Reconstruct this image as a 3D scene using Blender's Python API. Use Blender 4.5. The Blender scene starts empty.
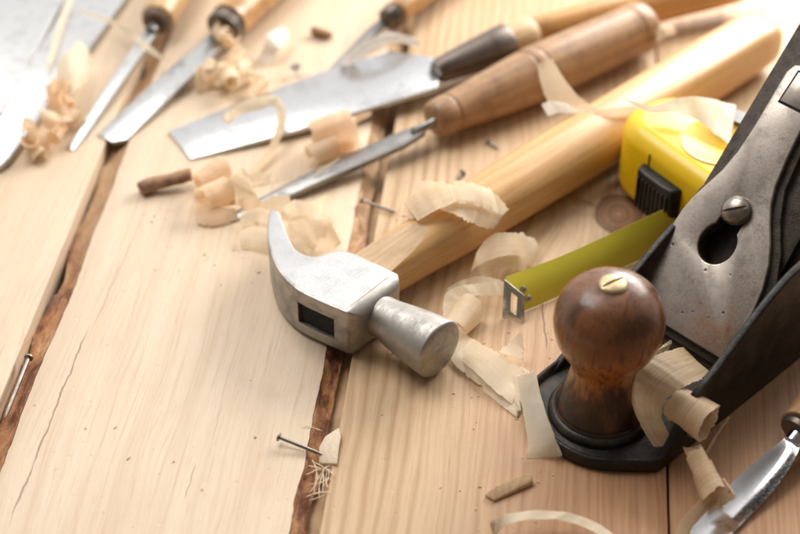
import bpy, bmesh, math, random
from mathutils import Vector, Matrix, Quaternion, noise
R = math.radians
random.seed(11)
C = bpy.context.scene.collection
sc = bpy.context.scene
V = Vector
# everything below is measured in centimetres; it is scaled to metres at the end
# ------------------------------------------------------------------ camera model (for measuring the photograph)
FPX = 1650.0; PITCH = R(40.06); DIST = 75.0
CY = -DIST*math.cos(PITCH); CZ = DIST*math.sin(PITCH)
def at(px, py, z=0.0):
    a = (px-400)/FPX; b = (267-py)/FPX
    d = V((a, math.cos(PITCH)+b*math.sin(PITCH), -math.sin(PITCH)+b*math.cos(PITCH)))
    return V((0, CY, CZ)) + d*((z-CZ)/d.z)
# ------------------------------------------------------------------ object helpers
def tag(o, label=None, cat=None, group=None, kind=None):
    if label: o['label'] = label
    if cat: o['category'] = cat
    if group: o['group'] = group
    if kind: o['kind'] = kind
    return o
def empty(name, loc=(0,0,0), quat=None, label=None, cat=None, group=None):
    o = bpy.data.objects.new(name, None); C.objects.link(o)
    o.empty_display_size = 0.02
    o.location = loc
    if quat is not None:
        o.rotation_mode = 'QUATERNION'; o.rotation_quaternion = quat
    return tag(o, label, cat, group)
def mk(name, bm, m, parent=None, origin=None, quat=None, smooth=40, loc=None):
    """origin: world point to subtract (mesh given in world coords); quat/loc: own transform"""
    me = bpy.data.meshes.new(name)
    if origin is not None: bm.transform(Matrix.Translation(-V(origin)))
    bm.normal_update()
    bm.to_mesh(me); bm.free()
    for p in me.polygons: p.use_smooth = True
    me.set_sharp_from_angle(angle=R(smooth))
    me.materials.append(m)
    o = bpy.data.objects.new(name, me); C.objects.link(o)
    if parent is not None: o.parent = parent
    elif origin is not None: o.location = origin
    if loc is not None: o.location = loc
    if quat is not None:
        o.rotation_mode = 'QUATERNION'; o.rotation_quaternion = quat
    return o
def apply_mods(o, smooth=40):
    bpy.context.view_layer.update()
    dg = bpy.context.evaluated_depsgraph_get()
    me = bpy.data.meshes.new_from_object(o.evaluated_get(dg))
    o.modifiers.clear(); o.data = me
    for p in me.polygons: p.use_smooth = True
    me.set_sharp_from_angle(angle=R(smooth))
    return o
def cut(o, bms):
    """boolean difference with cutters given in o's local space"""
    tmp = []
    for bm in bms:
        me = bpy.data.meshes.new('cutter'); bmesh.ops.recalc_face_normals(bm, faces=bm.faces); bm.to_mesh(me); bm.free()
        c = bpy.data.objects.new('cutter', me); C.objects.link(c)
        bpy.context.view_layer.update(); c.matrix_world = o.matrix_world.copy()
        md = o.modifiers.new('b', 'BOOLEAN'); md.operation = 'DIFFERENCE'; md.solver = 'EXACT'; md.object = c
        tmp.append(c)
    apply_mods(o)
    for c in tmp: bpy.data.objects.remove(c)
    return o
def bevel(o, w, seg=3, ang=35):
    md = o.modifiers.new('bv', 'BEVEL'); md.width = w; md.segments = seg; md.limit_method = 'ANGLE'; md.angle_limit = R(ang)
    md.harden_normals = False
    return apply_mods(o)
def bm_prism(bot, top):
    bm = bmesh.new()
    a = [bm.verts.new(p) for p in bot]; b = [bm.verts.new(p) for p in top]
    n = len(a)
    bm.faces.new(list(reversed(a))); bm.faces.new(b)
    for i in range(n): bm.faces.new((a[i], a[(i+1) % n], b[(i+1) % n], b[i]))
    bmesh.ops.recalc_face_normals(bm, faces=bm.faces)
    return bm
def bm_poly(pts2, z0, z1):
    return bm_prism([V((p[0], p[1], z0)) for p in pts2], [V((p[0], p[1], z1)) for p in pts2])
def bm_box(cx, cy, cz, sx, sy, sz, bm=None):
    bm = bm or bmesh.new()
    bmesh.ops.create_cube(bm, size=1, matrix=Matrix.Translation((cx, cy, cz)) @ Matrix.Diagonal((sx, sy, sz, 1)))
    return bm
def bm_loft(rings, closed=True, caps=True, bm=None):
    bm = bm or bmesh.new()
    rv = [[bm.verts.new(p) for p in r] for r in rings]
    n = len(rings[0])
    for a, b in zip(rv, rv[1:]):
        for i in range(n if closed else n-1):
            bm.faces.new((a[i], a[(i+1) % n], b[(i+1) % n], b[i]))
    if caps:
        bm.faces.new(list(reversed(rv[0]))); bm.faces.new(rv[-1])
    bmesh.ops.recalc_face_normals(bm, faces=bm.faces)
    return bm
def bm_lathe(prof, seg=56, squash=1.0, wob=0.0):
    rings = []
    for (z, r) in prof:
        r = max(r, 0.002)
        rings.append([V((r*math.cos(2*math.pi*i/seg)*(1+wob*math.sin(3.1*z+i*.35)), squash*r*math.sin(2*math.pi*i/seg), z)) for i in range(seg)])
    return bm_loft(rings)
def smooth_prof(pts, n=6):
    """catmull-rom through (z, r)"""
    out = []
    for i in range(len(pts)-1):
        p0 = pts[max(i-1, 0)]; p1 = pts[i]; p2 = pts[i+1]; p3 = pts[min(i+2, len(pts)-1)]
        for k in range(n):
            t = k/n
            out.append(tuple(cr(p0[j], p1[j], p2[j], p3[j], t) for j in range(2)))
    out.append(tuple(pts[-1])); return out
def cr(a, b, c, d, t):
    return .5*((2*b)+(-a+c)*t+(2*a-5*b+4*c-d)*t*t+(-a+3*b-3*c+d)*t**3)
def spline(pts, s):
    n = len(pts)-1; x = min(max(s, 0), 1)*n; i = min(int(x), n-1); t = x-i
    p = [pts[max(i-1, 0)], pts[i], pts[i+1], pts[min(i+2, n)]]
    return V([cr(p[0][k], p[1][k], p[2][k], p[3][k], t) for k in range(len(pts[0]))])
def align(p0, p1, roll=0.0):
    """quaternion taking +Z onto p1-p0 with X kept horizontal"""
    z = (V(p1)-V(p0)).normalized(); x = z.cross(V((0, 0, 1))).normalized(); y = z.cross(x)
    q = Matrix((x, y, z)).transposed().to_quaternion()
    return q @ Quaternion((0, 0, 1), roll)
# ------------------------------------------------------------------ shaving sheets
def sheet_bm(A, B, ns=48, na=10, bulge=0.0, rag=0.04, wav=0.05, seed=0, endrag=0.12, floor=0.03, cor=None):
    fine = rag > 0
    if fine: ns = int(ns*1.7)+10; na = max(na+4, 7)
    bm = bmesh.new(); uvl = bm.loops.layers.uv.new('UVMap')
    g = []
    A = [V(p) for p in A]; B = [V(p) for p in B]
    L = sum((a-b).length for a, b in zip(A, A[1:]))
    if cor is None: cor = .035 if fine else 0
    nz = noise.noise
    for i in range(ns+1):
        row = []
        for j in range(na+1):
            s = i/ns; t = j/na
            s2 = s
            if fine and i < 2 or i > ns-2:                      # torn ends
                e = abs(nz(V((t*3.1, seed*3.1, 1.5+(i > 5)))))*endrag + abs(nz(V((t*13, seed*2.1, 2.5+(i > 5)))))*endrag*.5
                s2 = s + (1 if i < 2 else -1)*e*(1 if i in (0, ns) else .5)
            a = spline(A, s2); b = spline(B, s2)
            t2 = t
            if fine and (j < 2 or j > na-2):                    # frayed edges
                k = abs(nz(V((s*L*1.3, seed*1.7, j > 3)))+.5*nz(V((s*L*4.3, seed*1.7, j > 3)))+.35*nz(V((s*L*11, seed*1.7, j > 3))))
                t2 = t + (1 if j < 2 else -1)*k*rag*1.5*(1 if j in (0, na) else .5)
            p = a.lerp(b, t2)
            ac = (b-a).normalized() if (b-a).length > 1e-6 else V((1, 0, 0))
            al = (spline(A, min(s+.02, 1))-spline(A, max(s-.02, 0)))
            nn = ac.cross(al)
            nn = nn.normalized() if nn.length > 1e-8 else V((0, 0, 1))
            rdg = 1-2*abs(nz(V((s*L*.95+t*.45, seed*4.3, seed*1.3))))
            rdg2 = nz(V((s*L*3.4+t*.6, t*.5, seed*2.3)))
            p = p + nn*((bulge*.4 if fine else bulge)*math.sin(math.pi*t) + cor*(rdg*1.9+rdg2*.5) + wav*.8*nz(V((p.x*.9+seed*5, p.y*.9, p.z*.9+seed))) + wav*.12*nz(V((p.x*2.7+seed*5, p.y*2.7, p.z*2.7))))
            if floor is not None and p.z < floor: p.z = floor + .02*t
            row.append((bm.verts.new(p), t, s*L))
        g.append(row)
    for i in range(ns):
        for j in range(na):
            q = [g[i][j], g[i][j+1], g[i+1][j+1], g[i+1][j]]
            f = bm.faces.new([v[0] for v in q])
            for lp, v in zip(f.loops, q): lp[uvl].uv = (v[1], v[2])
    return bm
def curl_edges(c, axis, r0, r1, turns, w, pitch=0.0, ph=0.0, n=40, w1=None, up=None):
    """edges of a loosely rolled ribbon around an axis through c"""
    ax = V(axis).normalized(); u = V((0, 0, 1)) if abs(ax.z) < .9 else V((1, 0, 0))
    e1 = ax.cross(u).normalized(); e2 = ax.cross(e1)
    A = []; B = []; sd = ph*3.7+r0
    for i in range(n+1):
        s = i/n; an = ph + s*turns*2*math.pi; r = r0+(r1-r0)*s
        ww = w if w1 is None else w+(w1-w)*s
        ww *= .55+.45*math.sin(math.pi*min(max(s*.9+.08, 0), 1))**.5
        fa = 1+.13*noise.noise(V((an*.7, sd, 0))); fb = 1+.13*noise.noise(V((an*.7, sd, 4)))
        k = V(c) + ax*(pitch*(s-.5)+.12*noise.noise(V((an*.6, sd, 8))))
        d1 = e1*math.cos(an)+e2*math.sin(an)
        A.append(k-ax*ww/2+d1*r*fa*.92); B.append(k+ax*ww/2+d1*r*fb*1.1)
    return A, B
def merge(bms):
    out = bmesh.new(); tmp = []
    out.loops.layers.uv.new('UVMap')
    for b in bms:
        me = bpy.data.meshes.new('t'); b.to_mesh(me); b.free(); out.from_mesh(me); bpy.data.meshes.remove(me)
    return out
def shaving(bm, label, m=None, group=None, name='wood_shaving', thick=.012):
    c = V((0, 0, 0)); zm = 1e9
    for v in bm.verts: c += v.co; zm = min(zm, v.co.z)
    c /= len(bm.verts); c.z = zm
    o = mk(name, bm, m or M['shaving'], origin=c, smooth=180)
    return tag(o, label, 'wood shaving', group)
def edge(lst): return [at(*p) for p in lst]
# ------------------------------------------------------------------ materials
M = {}
class NT:
    def __init__(s, name):
        s.m = bpy.data.materials.new(name); s.m.use_nodes = True; s.t = s.m.node_tree; s.t.nodes.clear()
        s.out = s.t.nodes.new('ShaderNodeOutputMaterial'); s.b = s.t.nodes.new('ShaderNodeBsdfPrincipled')
        s.t.links.new(s.b.outputs[0], s.out.inputs[0]); M[name] = s.m
    def L(s, a, b): s.t.links.new(a, b)
    def inp(s, sock, v):
        if hasattr(v, 'is_linked') or isinstance(v, bpy.types.NodeSocket): s.L(v, sock)
        elif v is not None:
            if isinstance(v, (tuple, list)) and len(v) == 3 and sock.type == 'RGBA': v = (*v, 1)
            sock.default_value = v
    def math(s, op, a, b=None, c=None, clamp=False):
        n = s.t.nodes.new('ShaderNodeMath'); n.operation = op; n.use_clamp = clamp
        for i, v in enumerate((a, b, c)):
            if v is not None: s.inp(n.inputs[i], v)
        return n.outputs[0]
    def co(s, scale=(100, 100, 100), src='Object', loc=(0, 0, 0)):
        t = s.t.nodes.new('ShaderNodeTexCoord'); m = s.t.nodes.new('ShaderNodeMapping')
        s.L(t.outputs[src], m.inputs['Vector']); m.inputs['Scale'].default_value = scale; m.inputs['Location'].default_value = loc
        return m.outputs[0]
    def vec(s, x, y, z):
        n = s.t.nodes.new('ShaderNodeCombineXYZ')
        for i, v in enumerate((x, y, z)): s.inp(n.inputs[i], v)
        return n.outputs[0]
    def sep(s, v):
        n = s.t.nodes.new('ShaderNodeSeparateXYZ'); s.L(v, n.inputs[0]); return n.outputs
    def noise(s, v, scale=1, detail=4, rough=.55, dist=0):
        n = s.t.nodes.new('ShaderNodeTexNoise'); s.L(v, n.inputs['Vector'])
        n.inputs['Scale'].default_value = scale; n.inputs['Detail'].default_value = detail
        n.inputs['Roughness'].default_value = rough; n.inputs['Distortion'].default_value = dist
        return n.outputs[0]
    def voro(s, v, scale=1):
        n = s.t.nodes.new('ShaderNodeTexVoronoi'); s.L(v, n.inputs['Vector']); n.inputs['Scale'].default_value = scale
        return n.outputs['Distance']
    def smap(s, v, a, b, lo=0, hi=1):
        n = s.t.nodes.new('ShaderNodeMapRange'); n.interpolation_type = 'SMOOTHSTEP'
        s.inp(n.inputs[0], v)
        for i, k in enumerate((a, b, lo, hi)): s.inp(n.inputs[1+i], k)
        return n.outputs[0]
    def mix(s, f, a, b, mode='MIX'):
        n = s.t.nodes.new('ShaderNodeMix'); n.data_type = 'RGBA'; n.blend_type = mode
        s.inp(n.inputs[0], f); s.inp(n.inputs[6], a); s.inp(n.inputs[7], b); return n.outputs[2]
    def bump(s, h, st=.3, d=.0005):
        n = s.t.nodes.new('ShaderNodeBump'); n.inputs['Strength'].default_value = st; n.inputs['Distance'].default_value = d
        s.L(h, n.inputs['Height']); s.L(n.outputs[0], s.b.inputs['Normal']); return n.outputs[0]
    def set(s, **k):
        names = dict(color='Base Color', rough='Roughness', metal='Metallic', spec='Specular IOR Level', coat='Coat Weight', coatr='Coat Roughness', aniso='Anisotropic')
        for a, v in k.items(): s.inp(s.b.inputs[names[a]], v)
        return s

def wood_plank(name, light, mid, dark, seed=0, period=.9, stripe=.35, wamp=2.6, knots=(), cracks=(), redx=None):
    n = NT(name); P = n.co(); x, y, z = n.sep(P)
    xx = n.math('ADD', x, n.math('MULTIPLY', z, .35))
    warp = n.noise(n.vec(n.math('MULTIPLY', xx, .16), n.math('MULTIPLY', y, .035), seed*7.3), 1, 3)
    xp = n.math('ADD', xx, n.math('MULTIPLY', n.math('SUBTRACT', warp, .5), wamp))
    kmask = None; kd = None
    for (kx, ky, kr) in knots:
        dx = n.math('SUBTRACT', x, kx); dy = n.math('SUBTRACT', y, ky)
        d = n.math('SQRT', n.math('ADD', n.math('MULTIPLY', dx, dx), n.math('MULTIPLY', n.math('MULTIPLY', dy, dy), .55)))
        d = n.math('ADD', d, n.math('MULTIPLY', n.math('SUBTRACT', n.noise(P, .8, 3), .5), .25))
        infl = n.math('EXPONENT', n.math('MULTIPLY', n.math('MULTIPLY', d, d), -1/(kr*kr*9)))
        xp = n.math('ADD', xp, n.math('MULTIPLY', n.math('MULTIPLY', dx, infl), 1.1))
        if kr > .5:
            m_ = n.smap(d, kr*.92, kr*1.08, 1, 0); kd = d
            ray = n.noise(n.vec(n.math('MULTIPLY', n.math('ARCTAN2', dx, dy), 3.2), n.math('MULTIPLY', d, .22), 3.0), 1, 4, .6)
            rays = n.math('MULTIPLY', n.smap(ray, .56, .68), n.smap(d, kr*1.1, kr*3.6, 1, 0))
        else:
            m_ = n.smap(d, kr*.6, kr*1.1, 1, 0); rays = None
        kmask = (kmask or []) + [(m_, rays, d, kr)]
    amp = n.noise(n.vec(n.math('MULTIPLY', xp, .25), n.math('MULTIPLY', y, .02), seed+.5), 1, 2)
    ph = n.math('MULTIPLY', xp, 2*math.pi/period)
    st = n.math('MULTIPLY_ADD', n.math('SINE', ph), .5, .5)
    st = n.math('POWER', st, 2.2)
    fine = n.noise(n.vec(n.math('MULTIPLY', xp, 5.5), n.math('MULTIPLY', y, .10), n.math('ADD', n.math('MULTIPLY', z, 5), seed)), 1, 6, .62)
    pore = n.noise(n.vec(n.math('MULTIPLY', xp, 30), n.math('MULTIPLY', y, .9), seed), 1, 3, .6)
    big = n.noise(n.vec(n.math('MULTIPLY', x, .12), n.math('MULTIPLY', y, .05), seed+9.1), 1, 3)
    c = n.mix(n.smap(big, .32, .68), light, mid)
    c = n.mix(n.math('MULTIPLY', n.math('MULTIPLY', st, stripe), n.smap(amp, .3, .65)), c, dark)
    c = n.mix(n.smap(fine, .45, .8, 0, .6), c, dark)
    c = n.mix(n.smap(fine, .2, .42, .3, 0), c, light)
    c = n.mix(n.smap(pore, .52, .75, 0, .38), c, dark)
    if redx:
        rx = n.smap(x, redx[0], redx[1]); ry = n.smap(y, redx[2], redx[3], 1, 0)
        c = n.mix(n.math('MULTIPLY', n.math('MULTIPLY', rx, ry), .95), c, n.mix(n.smap(fine, .35, .7), (.46, .245, .12), (.33, .155, .07)))
    # saw/dirt specks
    sp = n.smap(n.noise(P, 3.3, 2, .5), .70, .76)
    c = n.mix(n.math('MULTIPLY', sp, .18), c, (.22, .12, .06))
    # hand stains, faint cross-wise planing marks, little dents
    stn = n.noise(n.vec(n.math('MULTIPLY', x, .5), n.math('MULTIPLY', y, .28), seed+3.3), 1, 6, .62, .6)
    c = n.mix(n.smap(stn, .48, .74, 0, .26), c, n.mix(.5, mid, dark))
    fib = n.noise(n.vec(n.math('MULTIPLY', xp, 13), n.math('MULTIPLY', y, .35), seed+1.7), 1, 5, .7)
    c = n.mix(n.smap(fib, .56, .68, 0, .5), c, dark)
    fib2 = n.noise(n.vec(n.math('MULTIPLY', xp, 24), n.math('MULTIPLY', y, .22), seed+4.4), 1, 4, .6)
    c = n.mix(n.smap(fib2, .6, .72, 0, .4), c, dark)
    saw = n.noise(n.vec(n.math('MULTIPLY', x, .5), n.math('MULTIPLY', n.math('ADD', y, n.math('MULTIPLY', x, .12)), 5.5), seed), 1, 2, .5)
    dent = n.smap(n.voro(P, .8), .03, .10, 1, 0)
    h = n.math('ADD', n.math('MULTIPLY', fine, .6), n.math('MULTIPLY', pore, .5))
    h = n.math('ADD', h, n.math('ADD', n.math('MULTIPLY', saw, .22), n.math('MULTIPLY', fib, .5)))
    h = n.math('SUBTRACT', h, n.math('MULTIPLY', dent, .8))
    for (m_, rays, d, kr) in (kmask or []):
        ringn = n.math('MULTIPLY_ADD', n.math('SINE', n.math('MULTIPLY', d, 17)), .5, .5)
        kc = n.mix(ringn, (.26, .13, .06), (.19, .09, .045))
        kc = n.mix(n.smap(d, kr*.72, kr*1.0), kc, (.12, .05, .025))
        kc = n.mix(n.smap(d, kr*.04, kr*.2, 1, 0), kc, (.36, .2, .1))
        if rays is not None: c = n.mix(n.math('MULTIPLY', rays, .65), c, (.30, .14, .06))
        c = n.mix(n.math('MULTIPLY', m_, .93), c, kc)
    for (x0, y0, x1, y1, w, amt) in cracks:
        tt = n.math('DIVIDE', n.math('SUBTRACT', y, y0), y1-y0)
        cx = n.math('MULTIPLY_ADD', tt, x1-x0, x0)
        j = n.math('MULTIPLY', n.math('SUBTRACT', n.noise(n.vec(0.0, n.math('MULTIPLY', y, .9), x0), 1, 4), .5), .28)
        dd = n.math('ABSOLUTE', n.math('SUBTRACT', n.math('SUBTRACT', x, cx), j))
        wm = n.math('MULTIPLY', n.smap(tt, 0, .15), n.smap(tt, .8, 1.0, 1, 0))
        wv = n.math('MULTIPLY', n.math('MULTIPLY', wm, w), n.smap(n.noise(n.vec(0.0, y, x1), .7, 3), .3, .6, .45, 1.3))
        k = n.math('MULTIPLY', n.smap(n.math('DIVIDE', dd, n.math('ADD', wv, .001)), .4, 1.2, 1, 0), amt)
        c = n.mix(k, c, (.20, .10, .05))
        h = n.math('SUBTRACT', h, n.math('MULTIPLY', k, 3))
    n.set(color=c, rough=n.smap(fine, .2, .8, .42, .62), spec=.42)
    n.bump(h, .35, .0004)
    return n.m

def handle_wood(name, light, dark, rough=.42, coat=.0, period=.5, seed=0, mottle=0.0, dirt=None, stretch=.05):
    n = NT(name); P = n.co(); x, y, z = n.sep(P)
    warp = n.noise(n.vec(n.math('MULTIPLY', x, .4), n.math('MULTIPLY', y, .4), n.math('MULTIPLY', z, stretch)), 1, 3)
    xp = n.math('ADD', n.math('ADD', x, n.math('MULTIPLY', y, .4)), n.math('MULTIPLY', warp, 2.2))
    st = n.math('MULTIPLY_ADD', n.math('SINE', n.math('MULTIPLY', xp, 2*math.pi/period)), .5, .5)
    fine = n.noise(n.vec(n.math('MULTIPLY', xp, 6), n.math('MULTIPLY', y, 6), n.math('MULTIPLY', z, .22)), 1, 5, .6)
    fleck = n.noise(n.vec(n.math('MULTIPLY', x, 14), n.math('MULTIPLY', y, 14), n.math('MULTIPLY', z, 1.3)), 1, 2, .5)
    c = n.mix(n.math('MULTIPLY', st, .45), light, dark)
    c = n.mix(n.smap(fine, .42, .75, 0, .7), c, dark)
    c = n.mix(n.smap(fleck, .6, .72, 0, .35), c, tuple(v*.55 for v in dark))
    if mottle:
        b = n.noise(P, .55, 4, .6)
        c = n.mix(n.smap(b, .45, .65, 0, mottle), c, tuple(v*.35 for v in dark))
    if dirt:
        b = n.noise(P, .9, 6, .65)
        c = n.mix(n.smap(b, .42, .72, 0, .6), c, dirt)
    n.set(color=c, rough=rough, spec=.45, coat=coat, coatr=.18)
    n.bump(n.math('ADD', fine, n.math('MULTIPLY', fleck, .6)), .25, .0003)
    return n.m

def steel(name, base=(.62, .61, .6), rough=.3, grain=None, stain=.25, pits=.0, spk=0.0, metal=1.0):
    n = NT(name); P = n.co()
    a = n.noise(P, 1.1, 5, .6); b = n.noise(P, 9, 4, .7); g = n.noise(P, 34, 2, .6)
    if grain is not None:
        s1 = n.co(scale=grain); b = n.noise(s1, 1, 4, .7)
    c = n.mix(n.smap(a, .42, .72, 0, stain), base, tuple(v*.42 for v in base))
    c = n.mix(n.smap(b, .45, .8, 0, .35), c, tuple(v*.6 for v in base))
    if spk: c = n.mix(n.smap(g, .5, .7, 0, spk), c, tuple(min(v*1.5, .95) for v in base))
    h = n.math('MULTIPLY', b, .5)
    if pits:
        v = n.voro(P, 1.7); w = n.noise(P, 1.3, 2)
        pm = n.math('MULTIPLY', n.smap(v, .06, .16, 1, 0), n.smap(w, .45, .6))
        c = n.mix(n.math('MULTIPLY', pm, pits), c, (.03, .022, .018)); h = n.math('SUBTRACT', h, n.math('MULTIPLY', pm, 2))
    if spk: h = n.math('ADD', h, g)
    n.set(color=c, metal=metal, rough=n.math('ADD', n.smap(a, .3, .7, rough*.8, rough*1.25), n.smap(b, .3, .8, -.05, .12)))
    n.bump(h, .16 if not spk else .3, .0003)
    return n.m

def plain(name, color, rough=.4, metal=0, var=.3, scale=2, bump=.1, spec=.5, dark=None):
    n = NT(name); P = n.co(); a = n.noise(P, scale, 5, .6); b = n.noise(P, scale*9, 3, .6)
    c = n.mix(n.smap(a, .4, .7, 0, var), color, dark or tuple(v*.5 for v in color))
    n.set(color=c, rough=n.smap(b, .3, .7, rough*.85, rough*1.2), metal=metal, spec=spec); n.bump(n.math('ADD', n.math('MULTIPLY', a, .4), b), bump, .0003)
    return n.m

def shaving_mat(name, light, dark, trans=.38, tcol=None, clear=.05):
    n = NT(name); uv = n.co(scale=(1, 1, 1), src='UV'); u, v, w = n.sep(uv); P = n.co()
    f = n.noise(n.vec(n.math('MULTIPLY', u, 22), n.math('MULTIPLY', v, .25), 0.0), 1, 6, .7)
    cross = n.noise(n.vec(n.math('MULTIPLY', u, 1.6), n.math('MULTIPLY', v, 6), 4.0), 1, 4, .65)
    t = n.noise(P, 1.1, 3)
    c = n.mix(n.smap(f, .36, .66), light, dark)
    c = n.mix(n.smap(t, .42, .72, 0, .5), c, dark)
    c = n.mix(n.smap(cross, .64, .72, 0, .5), c, tuple(k*.55 for k in dark))
    n.set(color=c, rough=.5, spec=.4); nb = n.bump(n.math('ADD', n.math('MULTIPLY', f, 1.3), n.math('MULTIPLY', cross, .8)), .45, .0004)
    tr = n.t.nodes.new('ShaderNodeBsdfTranslucent'); n.inp(tr.inputs[0], n.mix(.5, c, tcol or light)); n.L(nb, tr.inputs['Normal'])
    mx = n.t.nodes.new('ShaderNodeMixShader'); mx.inputs[0].default_value = trans
    n.L(n.b.outputs[0], mx.inputs[1]); n.L(tr.outputs[0], mx.inputs[2])
    tp_ = n.t.nodes.new('ShaderNodeBsdfTransparent'); tp_.inputs[0].default_value = (1, .93, .82, 1)
    m2 = n.t.nodes.new('ShaderNodeMixShader'); n.inp(m2.inputs[0], n.smap(f, .35, .62, clear*1.6, clear*.3))
    n.L(mx.outputs[0], m2.inputs[1]); n.L(tp_.outputs[0], m2.inputs[2]); n.L(m2.outputs[0], n.out.inputs[0])
    return n.m

shaving_mat('shaving', (.95, .83, .64), (.83, .65, .43), .46)
shaving_mat('shaving_pale', (.96, .89, .74), (.87, .74, .54), .5, None, .09)
shaving_mat('shaving_orange', (.95, .81, .63), (.86, .64, .42), .48, (.95, .68, .42))
shaving_mat('shaving_tan', (.86, .68, .46), (.64, .43, .24), .3, None, .02)
shaving_mat('shaving_arc', (.95, .84, .66), (.86, .70, .48), .15, None, 0)
shaving_mat('shaving_white', (.93, .91, .86), (.84, .79, .70), .35, None, .0)

# ------------------------------------------------------------------ the bench top: wide pine planks
TH = -R(5.95)   # the planks run 6 degrees off the camera's azimuth
def tl(px, py, z=0):
    w = at(px, py, z); c, s = math.cos(TH), math.sin(TH)
    return (w.x*c + w.y*s, -w.x*s + w.y*c)
top = empty('table_top', (0, 0, 0), Quaternion((0, 0, 1), TH)); tag(top, 'pale pine plank table top with bark-edged gaps', kind='structure')
def tcr(p0, p1, w, a): 
    a0 = tl(*p0); a1 = tl(*p1); return (a0[0], a0[1], a1[0], a1[1], w, a)
L1, M1, D1 = (.70, .565, .425), (.645, .50, .355), (.50, .345, .21)
m_left = wood_plank('pine_pale_left', L1, M1, D1, 1, 1.3, .22)
m_mid = wood_plank('pine_pale_middle', L1, (.65, .505, .36), (.50, .345, .21), 2, 1.6, .22,
    cracks=[tcr((5, 534), (92, 318), .04, .7), tcr((92, 330), (150, 200), .025, .35), tcr((184, 500), (196, 462), .025, .5), tcr((208, 462), (223, 400), .014, .3)],
    knots=[(tl(255, 438)[0], tl(255, 438)[1], .06)])
kx, ky = tl(619, 214)
m_right = wood_plank('pine_striped', (.62, .46, .295), (.55, .38, .22), (.35, .19, .085), 3, .55, .62, knots=[(kx, ky, 1.15)],
    cracks=[tcr((547, 352), (540, 290), .035, .9), tcr((512, 240), (520, 190), .02, .4)], redx=(1.0, 9.5, -8.0, 2.0))
m_red = wood_plank('pine_reddish', (.66, .49, .31), (.60, .42, .25), (.42, .24, .11), 4, .8, .45, redx=(2.0, 8.0, -2.0, 6.0))  # red fades to pale at the back, painting in the overexposed light
m_under = plain('underboard', (.56, .36, .19), .6, var=.6, scale=.7)
def wavy(x, y, seed, amp): return x + amp*(noise.noise(V((y*.16, seed, 0)))+.5*noise.noise(V((y*.6, seed, 3)))+.2*noise.noise(V((y*2.1, seed, 7))))
Y0, Y1 = -34.0, 50.0
TK = 1.9
def plank(x0, x1, m, seed, label, w0=0.0, w1=0.0, ease=.05):
    """rectangular or waney plank, slightly eased top edges"""
    bm = bmesh.new(); n = 260; rows = []
    for i in range(n+1):
        y = Y0+(Y1-Y0)*i/n
        a = wavy(x0, y, seed, w0) if w0 else x0 + .012*noise.noise(V((y*.8, seed, 1)))
        b = wavy(x1, y, seed+5, w1) if w1 else x1 + .012*noise.noise(V((y*.8, seed, 2)))
        e0 = .02 if w0 else ease; e1 = .02 if w1 else ease
        pts = [(a, -TK), (a, -e0), (a+e0*.3, -e0*.3), (a+e0, 0)]
        for k in range(1, 8): pts.append((a+e0+(b-a-e0-e1)*k/8, .015*noise.noise(V((k*1.3, y*.15, seed)))))
        pts += [(b-e1, 0), (b-e1*.3, -e1*.3), (b, -e1), (b, -TK)]
        rows.append([V((p[0], y, p[1])) for p in pts])
    return tag(mk('plank', bm_loft(rows), m, top, smooth=30), label)
p_far = plank(-40.2, -27.9, m_left, 21, 'pale plank at the far left')
p_left = plank(-27.6, -15.63, m_left, 22, 'pale plank left of the bark-edged gap')
p_mid = plank(-14.45, -2.55, m_mid, 23, 'pale middle plank with cracked face and bark on both edges', .16, .22)
p_right = plank(-1.42, 11.80, m_right, 24, 'striped plank under the hammer with a round dark knot')
p_red = plank(11.9, 24.5, m_red, 25, 'reddish plank under the gouge')
p_last = plank(24.7, 38, m_red, 26, 'reddish plank at the far right')
bm = bm_box(0, (Y0+Y1)/2, -TK-.35-.6, 82, Y1-Y0, .7)
mk('batten', bm, m_under, top)
bm = bm_box(-1.93, (Y0+Y1)/2, -1.2, .98, Y1-Y0, .5)
lat = mk('filler_strip', bm, m_under, top)
# bark on the two waney edges of the middle plank
n_ = NT('bark'); P = n_.co(scale=(100, 55, 100)); a_ = n_.noise(P, .75, 5, .65, .8); b_ = n_.noise(P, 3.5, 5, .7)
c_ = n_.mix(n_.smap(a_, .40, .58), (.20, .075, .04), (.46, .22, .10)); c_ = n_.mix(n_.smap(a_, .60, .68), c_, (.62, .38, .19))
c_ = n_.mix(n_.smap(b_, .52, .72, 0, .75), c_, (.10, .035, .02)); c_ = n_.mix(n_.smap(n_.math('ADD', n_.sep(n_.co())[1], n_.math('MULTIPLY', a_, 5)), -3, 8, 0, .8), c_, (.56, .37, .215)); n_.set(color=c_, rough=.6, spec=.35); n_.bump(n_.math('ADD', a_, b_), .8, .0015)
def bark(x, seed, amp, sgn, w, drop, par):
    rows = []; n = 420
    for i in range(n+1):
        y = Y0+(Y1-Y0)*i/n; a = wavy(x, y, seed, amp); r = []
        ww = w*(1+.3*noise.noise(V((y*.3, seed, 9))))
        for k in range(9):
            t = k/8
            nz = noise.noise(V((y*1.1, t*2.5, seed)))*.14 + noise.noise(V((y*3.7, t*6, seed)))*.07
            r.append(V((a+sgn*(ww*t+.02*(1-t)) + nz*.6*math.sin(math.pi*min(t*1.2, 1)), y, -.012-drop*(1-(1-t)**1.6) + (nz*1.1 if 0 < k else -abs(nz)*.15))))
        rows.append(r)
    return mk('bark_edge', bm_loft(rows, closed=False, caps=False), M['bark'], par, smooth=180)
bark(-14.45, 23, .16, -1, 1.1, .75, p_mid)
bark(-2.55, 28, .22, 1, .62, .6, p_mid)

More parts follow.
